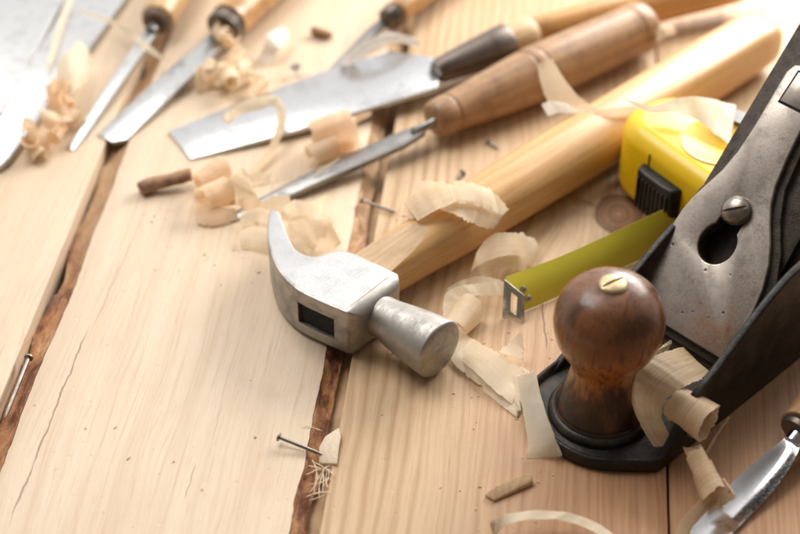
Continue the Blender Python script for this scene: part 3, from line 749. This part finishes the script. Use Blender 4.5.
# two broad blades in the far left corner
loc = at(60, 80, 0)
tb = empty('broad_blade', loc, None, 'broad bright steel blade in the far left corner, its end by the frame edge', 'blade')
blade_px([(128, -6, .45), (9, 158, .45), (-2, 166, .45), (-60, 150, .45), (-40, 60, .45), (72, -40, .45), (140, -40, .45)], .38, M['bright_steel'], tb, loc, bv=.08)
loc = at(20, 20, 0)
tb2 = empty('broad_blade', loc, None, 'second steel blade lying on top of the broad one in the corner', 'blade')
blade_px([(64, -4, .8), (2, 112, .62), (-50, 130, .6), (-70, 40, .7), (40, -60, .85), (90, -60, .85)],   .3, M['bright_steel'], tb2, loc, bv=.12)
# gouge in the near right corner
loc = at(740, 485, 0)
tg = empty('gouge', loc, None, 'polished steel gouge with hollow blade at the near right corner', 'gouge')
rings = []
gl = [at(662, 560, .12), at(687, 533, .2), at(711, 507, .3), at(735, 480, .45), at(762, 456, .7), at(781, 441, .95), at(791, 433, 1.1)]
gr = [at(704, 566, .12), at(735, 531, .2), at(755, 510, .3), at(772, 492, .45), at(787, 472, .7), at(796, 456, .95), at(800, 446, 1.1)]
for i in range(41):
    s = i/40; a = spline(gl, s); b = spline(gr, s); w = (b-a).length
    dep = .26*math.sin(math.pi*min(max((s-.05)/.85, 0), 1))**.8
    topr = [a.lerp(b, t)-V((0, 0, dep*math.sin(math.pi*t)**1.2)) for t in [k/10 for k in range(11)]]
    botr = [a.lerp(b, t)-V((0, 0, .10+dep*.9*math.sin(math.pi*t)+.05*math.sin(math.pi*t))) for t in [k/10 for k in range(10, -1, -1)]]
    rr = topr+botr
    for v in rr: v.z = max(v.z, .03)
    rings.append([p-loc for p in rr])
mk('blade', bm_loft(rings), M['gouge_steel'], tg, smooth=45)
a, b = at(792, 443, 1.0), at(802, 431, 1.25)
turned('tang', a, b, [(0, 0), (0, .36), (1, .4), (1, 0)], M['gouge_steel'], tg, loc)
a = at(797, 436, 1.15); b = at(801, 431.5, 1.22); c = at(900, 330, 1.7)
turned('ferrule', a, b, [(0, .3), (0, .62), (.1, .8), (.5, .85), (.52, .5), (.52, 0)], M['ferrule_dark'], tg, loc)
turned('handle', b, c, smooth_prof([(0, 0), (0, .86), (.3, .95), (2, 1.1), (6, 1.25), (9, 1.1), (10, .6), (10.1, 0)], 4), M['brown_handle'], tg, loc)

# ------------------------------------------------------------------ nails and pins
def nail(p0, p1, r, label, group=None, name='nail', headr=2.3):
    p0 = V(p0); p1 = V(p1); L = (p1-p0).length
    o = mk(name, bm_lathe([(0, 0), (0, r*headr), (r*.9, r*headr), (r*1.1, r), (L-r*4, r), (L, 0)], 20), M['nail_steel'], quat=align(p0, p1), loc=p0, smooth=40)
    return tag(o, label, 'nail', group)
nail(at(278, 437, .35), at(323, 455, .05), .075, 'dark nail lying across the bark edge of the middle gap')
nail(at(29, 357, .05), at(5, 418, .0), .085, 'long dark nail lying along the left plank gap')
nail(at(361, 200, .2), at(398, 213, .12), .07, 'dark nail lying beside the hammer handle near its scoop')
nail(at(488, 141, .12), at(500, 149, .08), .07, 'short dark nail below the brown chisel handle')
nail(at(463, 172, .12), at(457, 180, .08), .07, 'tiny dark nail left of the short one under the chisel handle')
nail(at(295, 66, .55), at(297, 74, .05), .11, 'grey nail head standing behind the wide chisel blade', headr=2.6)

# ------------------------------------------------------------------ shavings, nearest first
def S(A, B, label, m='shaving', group=None, **k):
    return shaving(sheet_bm(edge(A), edge(B), **k), label, M[m], group)
# wide roll plus cones at the plane's mouth
A1 = edge([(684, 345, 2.1), (672, 349, 2.9), (650, 357, 3.3), (633, 377, 3.0), (630, 398, 2.2), (640, 425, 1.3), (655, 449, .75)])
B1 = edge([(712, 372, 1.9), (703, 379, 2.6), (687, 386, 2.9), (668, 400, 2.6), (662, 416, 1.9), (668, 432, 1.3), (676, 446, .9)])
b1 = sheet_bm(A1, B1, 60, 12, bulge=.0, rag=.05, wav=.05, seed=3)
ca = at(672, 402, 2.1); cb = at(709, 427, 1.9)
E1 = curl_edges((ca+cb)/2, cb-ca, .95, .55, 1.5, (cb-ca).length*1.0, pitch=.4, ph=1.2)
b2 = sheet_bm(*E1, 60, 10, rag=.05, wav=.04, seed=4)
ca = at(692, 446, 1.5); cb = at(719, 503, .75)
E2 = curl_edges((ca+cb)/2, cb-ca, .38, .62, 2.6, 1.5, pitch=(cb-ca).length*.72, ph=.4, w1=1.2)
b3 = sheet_bm(*E2, 90, 8, rag=.1, wav=.05, seed=5)
shaving(merge([b1, b2, b3]), 'thick tan shaving rolled into cones beside the plane knob', M['shaving_tan'], thick=.035)
S([(662, 345, 2.0), (655, 352, 2.4), (640, 362, 2.4)], [(671, 338, 1.7), (672, 346, 1.6), (660, 358, 1.7)], 'small tan shaving wedged behind the knob under the lever cap', 'shaving_tan', seed=8, ns=20)
# strip along the toe, the big torn sheet, flakes by the hook
S([(516, 374, .75), (518, 390, .7), (524, 421, .62), (527, 445, .35), (525, 459, .06)], [(534, 368, 1.6), (541, 398, 1.5), (550, 425, 1.3), (558, 444, .8), (563, 457, .12)], 'pale curved strip of shaving standing against the plane toe', 'shaving_pale', seed=12, bulge=.12, rag=.02)
S([(507, 281, 1.35), (476, 283, 1.2), (447, 291, 1.0), (443, 318, .6), (447, 354, .25), (480, 388, .1), (520, 420, .06)],
  [(505, 296, .9), (479, 296, .95), (461, 303, .8), (457, 320, .45), (471, 337, .35), (503, 353, .4), (534, 374, .6)], 'large thin torn shaving sprawling below the tape hook', 'shaving_pale', seed=13, ns=80, na=14, rag=.09, wav=.10)
S([(498, 352, .3), (508, 342, .9), (521, 331, 1.2)], [(528, 362, .3), (526, 350, .7), (523, 336, 1.1)], 'small torn spike of shaving standing under the tape hook', 'shaving_pale', seed=14, ns=24, rag=.2)
S([(473, 262, 1.0), (486, 244, 1.5), (500, 236, 1.6), (521, 232, 1.2), (533, 238, .5)], [(480, 282, .2), (495, 272, .7), (508, 268, .9), (522, 272, .5), (534, 262, .1)], 'thin crinkled shaving between the tape blade and hammer handle', 'shaving_pale', seed=15, bulge=.35, wav=.14, rag=.08)
def CUR(px, py, z, ax, r0, r1, turns, w, label, m='shaving', ph=0, pitch=0, seed=0, w1=None):
    return shaving(sheet_bm(*curl_edges(at(px, py, z), ax, r0, r1, turns, w, pitch=pitch, ph=ph, w1=w1), 46, 8, rag=.06, wav=.05, seed=seed), label, M[m])
S([(476, 252, 1.4), (490, 236, 2.0), (508, 232, 2.1), (524, 236, 1.6)], [(470, 272, .6), (486, 262, 1.3), (506, 256, 1.6), (528, 256, 1.1)], 'upper fold of thin shaving beside the crinkled one, nearest the handle', 'shaving', seed=131, wav=.08)
CUR(462, 318, .55, (.5, .85, .1), .55, .75, .8, 1.8, 'open half curl of thin shaving right of the hammer face', 'shaving', 2.2, .3, 132)
S([(446, 288, .9), (462, 280, 1.1), (482, 276, 1.2), (502, 280, 1.1)], [(452, 300, .3), (466, 294, .6), (484, 292, .7), (503, 294, .6)], 'narrow thin strip reaching from the hammer face to the tape hook', 'shaving_pale', seed=133, wav=.06)
S([(470, 338, .3), (486, 346, .6), (506, 362, .5), (522, 380, .2)], [(456, 356, .1), (474, 372, .3), (496, 392, .3), (512, 406, .06)], 'second thin layer lying over the large torn shaving', 'shaving_pale', seed=134, wav=.08)
S([(283, 208, .6), (296, 200, 1.2), (316, 206, 1.3), (334, 222, .8)], [(287, 222, .4), (302, 216, 1.0), (318, 224, 1.0), (330, 240, .4)], 'topmost cream flake arching behind the claw', 'shaving_pale', seed=135, wav=.08)
S([(260, 204, .2), (272, 196, .6), (290, 196, .8)], [(264, 218, .1), (278, 212, .4), (294, 212, .5)], 'cream flake just behind the very tip of the claw', 'shaving', seed=136)
S([(404, 205, 2.7), (420, 190, 3.2), (444, 180, 3.5)], [(418, 222, 2.8), (436, 212, 3.2), (458, 202, 3.4)], 'left thin layer of the flakes on the hammer handle', 'shaving', seed=137, wav=.06)
CUR(214, 196, .7, (.85, .5, 0), .55, .8, .9, 1.6, 'open orange half curl under the triangular flake', 'shaving_orange', 1.0, .3, 138)
CUR(322, 150, .8, (.9, .4, .1), .5, .7, .8, 1.5, 'small open curl in front of the ball-shaped one', 'shaving', 2.0, .2, 139)
# chips and the arc at the bottom
S([(488, 523, .7), (504, 515, .9), (530, 511, .9), (560, 512, .8), (588, 519, .7), (612, 534, .6), (628, 556, .4)], [(492, 538, .1), (508, 525, .75), (532, 520, .85), (560, 521, .75), (585, 528, .62), (605, 542, .5), (618, 562, .3)], 'slim arched shaving at the near edge below the wood chip', 'shaving_arc', seed=16, rag=.03, wav=.03)
cp = [at(485, 494, .16), at(496, 486, .34), at(527, 473, .40), at(533, 476, .36), at(533, 481, .26), at(494, 500, .14)]
o = mk('wood_chip', bm_prism([V((p.x*1.0, p.y, .02)) for p in cp], cp), M['raw_wood'], origin=at(510, 487, 0)); bevel(o, .015, 1); tag(o, 'small wedge-shaped wood chip lying on the striped plank', 'wood chip')
S([(673, 540, .8), (682, 517, 1.0), (704, 494, .9)], [(688, 545, .05), (696, 522, .1), (716, 497, .15)], 'narrow tan shaving leaning on the gouge blade edge', 'shaving_tan', seed=17, ns=24)
S([(696, 470, .2), (712, 440, .35), (730, 414, .5)], [(699, 471, .1), (715, 441, .2), (732, 415, .4)], 'thin straw of wood lying behind the spiral shaving', 'shaving_tan', seed=18, ns=24, na=3, wav=.02, rag=0)
# gap debris
wc = [at(319, 463, -.1), at(319, 447, .1), at(325, 436, .22), at(339, 427, .26), at(341, 436, .24), at(339, 447, .2), at(337, 464, .16)]
o = mk('wood_chip', bm_prism([p-V((0, 0, .14)) for p in wc], wc), M['pale_chip'], origin=at(328, 447, -.2)); bevel(o, .05, 2); tag(o, 'whitish rounded chip stuck in the middle plank gap', 'wood chip')
fib = bmesh.new()
for (a, b) in [((308, 466, .1), (332, 470, .1)), ((312, 470, 0), (333, 473, .1)), ((306, 497, .0), (331, 492, .1)), ((309, 500, .05), (324, 495, .1)), ((317, 470, .1), (314, 494, .0)), ((323, 472, .1), (322, 492, .05)), ((327, 472, .1), (328, 488, .1)), ((312, 460, .1), (317, 474, .05)), ((330, 465, .1), (318, 480, .1)), ((304, 424, .1), (322, 431, .0)), ((306, 474, .12), (320, 468, .15)), ((310, 484, .05), (330, 478, .12)), ((326, 466, .12), (320, 500, .0)), ((313, 462, .1), (334, 476, .15)), ((318, 474, .15), (309, 492, .08)), ((329, 470, .14), (324, 486, .1))]:
    p, q = at(*a), at(*b); qq = align(p, q); L = (q-p).length
    t_ = bm_lathe([(L*k_/8, (.008 if k_ in (0, 8) else random.uniform(.012, .034))) for k_ in range(9)], 6)
    for v in t_.verts: v.co.x += .12*L*math.sin(v.co.z/L*3)*random.Random(int(L*1000)).uniform(-1, 1); v.co.y += .05*noise.noise(V((v.co.z*3, L*9, 0)))
    t_.transform(Matrix.Translation(p) @ qq.to_matrix().to_4x4())
    me = bpy.data.meshes.new('t'); t_.to_mesh(me); t_.free(); fib.from_mesh(me); bpy.data.meshes.remove(me)
tag(mk('splinter_tuft', fib, M['shaving_pale'], origin=at(318, 480, 0)), 'frayed tuft of pale splinters bridging the middle plank gap', 'splinters')
# flakes on the hammer handle
S([(398, 218, 2.3), (418, 198, 2.8), (432, 187, 3.0), (466, 182, 3.2), (492, 190, 3.2), (511, 210, 2.9)], [(412, 221, 2.6), (428, 212, 3.0), (447, 212, 3.1), (466, 222, 2.9), (482, 228, 2.6), (494, 230, 2.3)], 'thin see-through flake draped over the middle of the hammer handle', 'shaving', seed=21, wav=.10, rag=.10, bulge=.15)
S([(436, 192, 3.1), (456, 181, 3.5), (476, 184, 3.5), (490, 188, 3.3)], [(446, 206, 3.1), (462, 205, 3.3), (482, 208, 3.2), (500, 214, 3.0)], 'second see-through flake layered over the first on the hammer handle', 'shaving_pale', seed=121, wav=.12, rag=.14, bulge=.2)
S([(415, 183, 3.0), (430, 181, 3.3), (447, 186, 3.3)], [(420, 196, 3.0), (434, 199, 3.2), (450, 205, 3.1)], 'small pale flake curling up on the hammer handle beside the larger one', 'shaving_pale', seed=22, ns=24)
S([(537, 64, 4.6), (541, 84, 3.7), (550, 104, 3.0), (572, 112, 2.9)], [(552, 57, 4.8), (564, 78, 3.9), (582, 98, 3.2), (606, 113, 3.0)], 'upright flap of shaving standing on the hammer handle', 'shaving', seed=23, rag=.03, bulge=.1)
S([(541, 104, 3.1), (552, 101, 3.4), (570, 106, 3.2)], [(547, 116, 2.9), (560, 113, 3.1), (578, 114, 3.0)], 'crumpled white scrap at the foot of the upright flap', 'shaving_white', seed=24, ns=24, wav=.15)
S([(592, 112, 3.0), (612, 108, 3.15), (636, 106, 3.1)], [(596, 117, 2.9), (616, 116, 3.0), (638, 113, 2.9)], 'low sliver of shaving along the hammer handle by the tape case', 'shaving', seed=25, ns=24)
S([(621, 97, 4.9), (650, 105, 4.75), (668, 100, 5.1), (690, 96, 5.3), (715, 100, 5.0), (738, 106, 4.7)], [(623, 98.5, 4.8), (650, 113, 4.5), (676, 112, 4.6), (697, 121, 4.6), (714, 134, 4.5), (731, 147, 4.3)], 'wide white shaving draped over the yellow tape case', 'shaving_white', seed=26, wav=.07, rag=.03)
# behind the claw
S([(240, 216, .3), (258, 208, .8), (278, 214, 1.0)], [(240, 226, .2), (258, 222, .5), (276, 228, .7)], 'upper folded cream flake left of the hammer claw', 'shaving_pale', seed=31, bulge=.15, ns=24)
S([(239, 232, .3), (256, 226, .6), (276, 232, .8)], [(241, 249, .05), (258, 247, .3), (278, 250, .5)], 'lower folded cream flake left of the hammer claw', 'shaving_pale', seed=32, bulge=.2, ns=24)
S([(284, 214, .5), (305, 204, 1.0), (328, 196, .9)], [(292, 238, .4), (312, 225, .9), (322, 212, .9)], 'cream flake standing just behind the claw tip', 'shaving', seed=33, ns=30, wav=.12)
S([(290, 224, .9), (310, 219, 1.3), (330, 222, 1.2), (342, 244, .5)], [(312, 250, .3), (318, 240, .7), (326, 240, .6), (332, 252, .1)], 'large folded cream flake in the hollow of the claw', 'shaving', seed=34, bulge=.2, wav=.12)
S([(290, 222, .5), (300, 232, .7), (318, 246, .4)], [(282, 232, .1), (296, 246, .3), (312, 256, .1)], 'small cream flake low against the claw', 'shaving_pale', seed=35, ns=24, wav=.12)
# around the wide blade
S([(222, 119, .65), (232, 107, 1.5), (258, 97, 1.8), (279, 97, 1.7), (287, 122, 1.2), (273, 155, .4), (254, 178, .12)], [(229, 124, .55), (242, 115, 1.2), (262, 110, 1.4), (274, 107, 1.4), (277, 127, .9), (262, 158, .2), (240, 181, .05)], 'twisted pale shaving looped across the wide chisel blade', 'shaving', seed=41, ns=70, na=6, rag=.05, bulge=.15)
cc = at(337, 134, 1.05)
b1 = sheet_bm(*curl_edges(cc, (1, .15, .1), 1.1, .35, 2.4, 2.6, pitch=.7, ph=2.6, w1=1.6), 80, 10, rag=.06, wav=.05, seed=42)
b2 = sheet_bm(edge([(352, 117, 1.5), (364, 112, 1.6), (371, 111, 1.5)]), edge([(354, 124, 1.2), (364, 119, 1.3), (371, 115, 1.3)]), 16, 5, seed=43)
shaving(merge([b1, b2]), 'fat ball-shaped curl of shaving beside the narrow chisel shank', M['shaving_orange'])
S([(338, 66, .9), (352, 50, 1.6), (370, 38, 2.0), (392, 32, 1.9), (420, 40, 1.2)], [(346, 70, .5), (362, 56, 1.2), (378, 46, 1.4), (398, 42, 1.3), (420, 48, .8)], 'white arched shaving behind the wide chisel blade', 'shaving_white', seed=44, bulge=.2)
# clump by the twig
cc = at(212, 178, .75)
shaving(sheet_bm(*curl_edges(cc, (.8, .6, .1), .75, .4, 1.6, 1.7, ph=1.0), 50, 10, rag=.08, wav=.1, seed=51), 'orange curl of shaving at the end of the bark twig', M['shaving_orange'])
S([(203, 204, .4), (226, 180, 1.5), (243, 166, 1.7)], [(262, 206, .3), (256, 192, .9), (247, 175, 1.5)], 'pale triangular flake leaning behind the narrow chisel tip', 'shaving', seed=52, ns=34, na=12, bulge=.25)
S([(196, 200, .5), (210, 205, .6), (236, 208, .5)], [(196, 224, .05), (214, 226, .1), (240, 220, .05)], 'thin orange flake lying below the triangular one', 'shaving_orange', seed=53, ns=30, wav=.12, rag=.15)
S([(237, 200, .8), (252, 195, 1.1), (268, 206, .9)], [(243, 212, .4), (256, 214, .5), (266, 224, .3)], 'orange flake lying across the narrow chisel tip', 'shaving_orange', seed=54, ns=30, wav=.14, rag=.1)
S([(244, 178, .3), (258, 172, .5), (272, 174, .3)], [(246, 184, .1), (260, 182, .2), (270, 182, .1)], 'little cream flake between the wide blade and the narrow chisel', 'shaving_pale', seed=55, ns=20, wav=.1)
S([(318, 168, .9), (330, 163, 1.0), (341, 156, 1.1)], [(312, 178, .6), (326, 170, .8), (340, 159, 1.0)], 'slim sliver of shaving lying on the narrow chisel shank', 'shaving_pale', seed=56, ns=20)
tw = [at(140, 189, .32), at(152, 184, .38), at(170, 180, .5), at(184, 176, .6), at(192, 174, .65)]
rings = []
for i in range(25):
    s = i/24; p = spline(tw, s); d = (spline(tw, min(s+.03, 1))-spline(tw, max(s-.03, 0))).normalized(); e1 = d.cross(V((0, 0, 1))).normalized(); e2 = e1.cross(d)
    r = (.40-.05*s)*(1+.15*noise.noise(V((s*5, 1, 1))))*(.85 if i in (0, 24) else 1)
    rings.append([p+e1*(r*math.cos(a)*(1+.12*noise.noise(V((a, s*4, 2)))))+e2*(r*.8*math.sin(a)) for a in [2*math.pi*k/16 for k in range(16)]])
plain('twig_wood', (.36, .20, .10), .6, var=.9, scale=1.6, bump=.8, dark=(.13, .06, .03))
tag(mk('twig', bm_loft(rings), M['twig_wood'], origin=at(165, 182, 0)), 'short brown bark twig lying on the middle plank', 'twig')
# heap below the orange handle
g1 = 'curly shavings heaped under the orange chisel handle'; l1 = 'one of the small curled shavings heaped beside the stained chisel blade'
rnd = random.Random(3)
def heap(spots, label, group, n_per, sd):
    k = 0
    for (px, py, z, r) in spots:
        for q in range(n_per):
            k += 1
            ax = (rnd.uniform(-1, 1), rnd.uniform(-1, 1), rnd.uniform(-.35, .35))
            c = at(px+rnd.uniform(-7, 7), py+rnd.uniform(-7, 7), z+rnd.uniform(-.1, .3))
            rr = r*rnd.uniform(.6, 1.15)
            m = rnd.choice(['shaving_orange', 'shaving_orange', 'shaving', 'shaving_pale'])
            shaving(sheet_bm(*curl_edges(c, ax, rr, rr*rnd.uniform(.4, .8), rnd.uniform(.7, 1.5), rnd.uniform(.9, 1.7), pitch=rnd.uniform(0, .9), ph=rnd.uniform(0, 6), w1=rnd.uniform(.5, 1.2)), 30, 5, rag=.08, wav=.06, seed=sd+k), label, M[m], group)
heap([(220, 30, 1.2, .5), (226, 40, 1.1, .5), (232, 54, 1.0, .5), (224, 68, .7, .55), (208, 80, .5, .5), (222, 82, .5, .5), (238, 74, .6, .5), (252, 80, .4, .4)], l1, g1, 2, 600)
S([(262, 50, .3), (266, 36, 1.2), (284, 26, 1.1)], [(268, 56, .1), (278, 48, .9), (292, 40, .4)], 'crumpled white shaving right of the orange chisel handle', 'shaving_white', seed=71, ns=26, bulge=.25, wav=.16)
S([(255, 62, .1), (262, 50, .6), (270, 44, .9)], [(270, 66, .1), (276, 56, .4), (280, 48, .7)], 'small white flake in front of the crumpled one', 'shaving_white', seed=72, ns=20, wav=.12)
tag(mk('twig', bm_lathe(smooth_prof([(0, 0), (0, .18), (.3, .26), (.9, .22), (1.2, .15), (1.25, 0)], 4), 20, wob=.08), M['twig_wood'], quat=align(at(312, 30, .4), at(326, 34, .4)), loc=at(312, 30, .27)), 'stubby brown peg of wood at the back of the middle plank', 'twig')
# heap over the blades in the left corner
g2 = 'curly shavings heaped against the corner blades'; l2 = 'one of the small curled shavings heaped between the broad blade and the thin chisel'
heap([(40, 144, .5, .6), (60, 130, .7, .55), (50, 118, 1.1, .6), (66, 104, .9, .5), (56, 96, 1.2, .5), (70, 122, .5, .45), (36, 130, .9, .5)], l2, g2, 2, 800)
S([(58, 62, 1.1), (66, 52, 1.8), (80, 40, 1.7), (88, 52, 1.2)], [(60, 100, .9), (76, 92, 1.3), (86, 82, 1.0), (90, 70, .7)], 'pale translucent flake resting on the broad corner blade', 'shaving_pale', seed=91, wav=.14, rag=.08, bulge=.3)
S([(76, 8, 1.0), (104, 16, 1.1), (132, 30, 1.2), (150, 46, 1.4), (166, 58, .6)], [(78, 12, .9), (104, 21, .9), (130, 36, 1.0), (146, 51, 1.3), (163, 61, .5)], 'thin ribbon of shaving crossing from the broad blade over the thin chisel', 'shaving_pale', seed=92, na=5, rag=.05)
S([(68, -6, .95), (58, 20, .95), (50, 50, 1.0), (46, 66, 1.0)], [(76, -4, .7), (66, 22, .75), (56, 54, .8), (50, 68, .8)], 'straight cream sliver lying along the corner blades', 'shaving_pale', seed=93, na=5)
S([(452, 86, .1), (470, 79, .4), (496, 76, .5)], [(458, 92, .05), (474, 90, .1), (498, 84, .2)], 'cream shaving between the two big chisel handles', 'shaving', seed=94, ns=26, bulge=.2)
S([(648, 36, 1.8), (660, 26, 2.2), (672, 24, 1.8)], [(650, 48, 1.0), (664, 38, 1.6), (676, 34, 1.2)], 'crumpled pale shaving at the end of the brown handle', 'shaving_pale', seed=95, ns=26, bulge=.2, wav=.15)
# fine sawdust crumbs
sd = bmesh.new(); random.seed(5)
for k in range(170):
    px, py = random.choice([(random.uniform(140, 360), random.uniform(170, 300)), (random.uniform(440, 560), random.uniform(330, 534)), (random.uniform(0, 420), random.uniform(160, 534)), (random.uniform(240, 460), random.uniform(60, 230))])
    x_, y_ = tl(px, py)
    if -15.7 < x_ < -14.2 or -2.9 < x_ < -1.3: continue
    p = at(px, py, 0); s_ = random.uniform(.012, .035); 
    mt = Matrix.Translation(p+V((0, 0, s_*.5+.012))) @ Matrix.Rotation(random.uniform(0, 6), 4, 'Z') @ Matrix.Rotation(random.uniform(-.4, .4), 4, 'X') @ Matrix.Diagonal((s_*random.uniform(1, 4), s_, s_*.7, 1))
    bmesh.ops.create_icosphere(sd, subdivisions=1, radius=1, matrix=mt)
tag(mk('sawdust', sd, M['shaving_tan']), 'fine crumbs of sawdust scattered over the pale planks', 'sawdust', kind='stuff')

# ------------------------------------------------------------------ light: broad window light from behind, plus an added lamp for the far glow
def area(name, loc, aim, sx, sy, power, col):
    l = bpy.data.lights.new(name, 'AREA'); l.shape = 'RECTANGLE'; l.size = sx; l.size_y = sy; l.energy = power; l.color = col
    o = bpy.data.objects.new(name, l); C.objects.link(o); o.location = loc
    o.rotation_mode = 'QUATERNION'; o.rotation_quaternion = (V(aim)-V(loc)).to_track_quat('-Z', 'Y'); return o
area('window_lamp', (-42, 40, 112), (-2, 2, 0), 80, 60, 1.08e5, (1.0, .97, .93))
area('back_glow_lamp', (40, 54, 34), (18, 22, 0), 45, 30, 8e4, (1.0, .97, .92))  # added low lamp that brightens the far right table; no second window known
w = bpy.data.worlds.new('World'); sc.world = w; w.use_nodes = True
wt = w.node_tree; bg = wt.nodes['Background']
tcn = wt.nodes.new('ShaderNodeTexCoord'); sx = wt.nodes.new('ShaderNodeSeparateXYZ'); wt.links.new(tcn.outputs['Generated'], sx.inputs[0])
mr = wt.nodes.new('ShaderNodeMapRange'); mr.interpolation_type = 'SMOOTHSTEP'; wt.links.new(sx.outputs[1], mr.inputs[0])
mr.inputs[1].default_value = -.35; mr.inputs[2].default_value = .85
mxw = wt.nodes.new('ShaderNodeMix'); mxw.data_type = 'RGBA'; wt.links.new(mr.outputs[0], mxw.inputs[0])
mxw.inputs[6].default_value = (.16, .135, .115, 1); mxw.inputs[7].default_value = (1.28, 1.26, 1.24, 1)
wt.links.new(mxw.outputs[2], bg.inputs[0]); bg.inputs[1].default_value = 1.0

# ------------------------------------------------------------------ camera
cam = bpy.data.cameras.new('camera'); co = bpy.data.objects.new('camera', cam); C.objects.link(co); sc.camera = co
co.location = (0, CY, CZ); co.rotation_euler = (math.pi/2-PITCH, 0, 0)
cam.sensor_width = 36; cam.lens = 36*FPX/800; cam.clip_start = .01; cam.clip_end = 100
cam.dof.use_dof = True; cam.dof.focus_distance = 68*.01; cam.dof.aperture_fstop = 6.2
# ------------------------------------------------------------------ centimetres to metres
seen = set()
for o in list(C.objects):
    o.location = V(o.location)*.01
    if o.type == 'MESH' and o.data.name not in seen:
        seen.add(o.data.name); o.data.transform(Matrix.Scale(.01, 4))
    if o.type == 'LIGHT': o.data.size *= .01; o.data.size_y *= .01; o.data.energy *= 1e-4
sc.view_settings.view_transform = 'Standard'; sc.view_settings.look = 'None'; sc.view_settings.exposure = 0
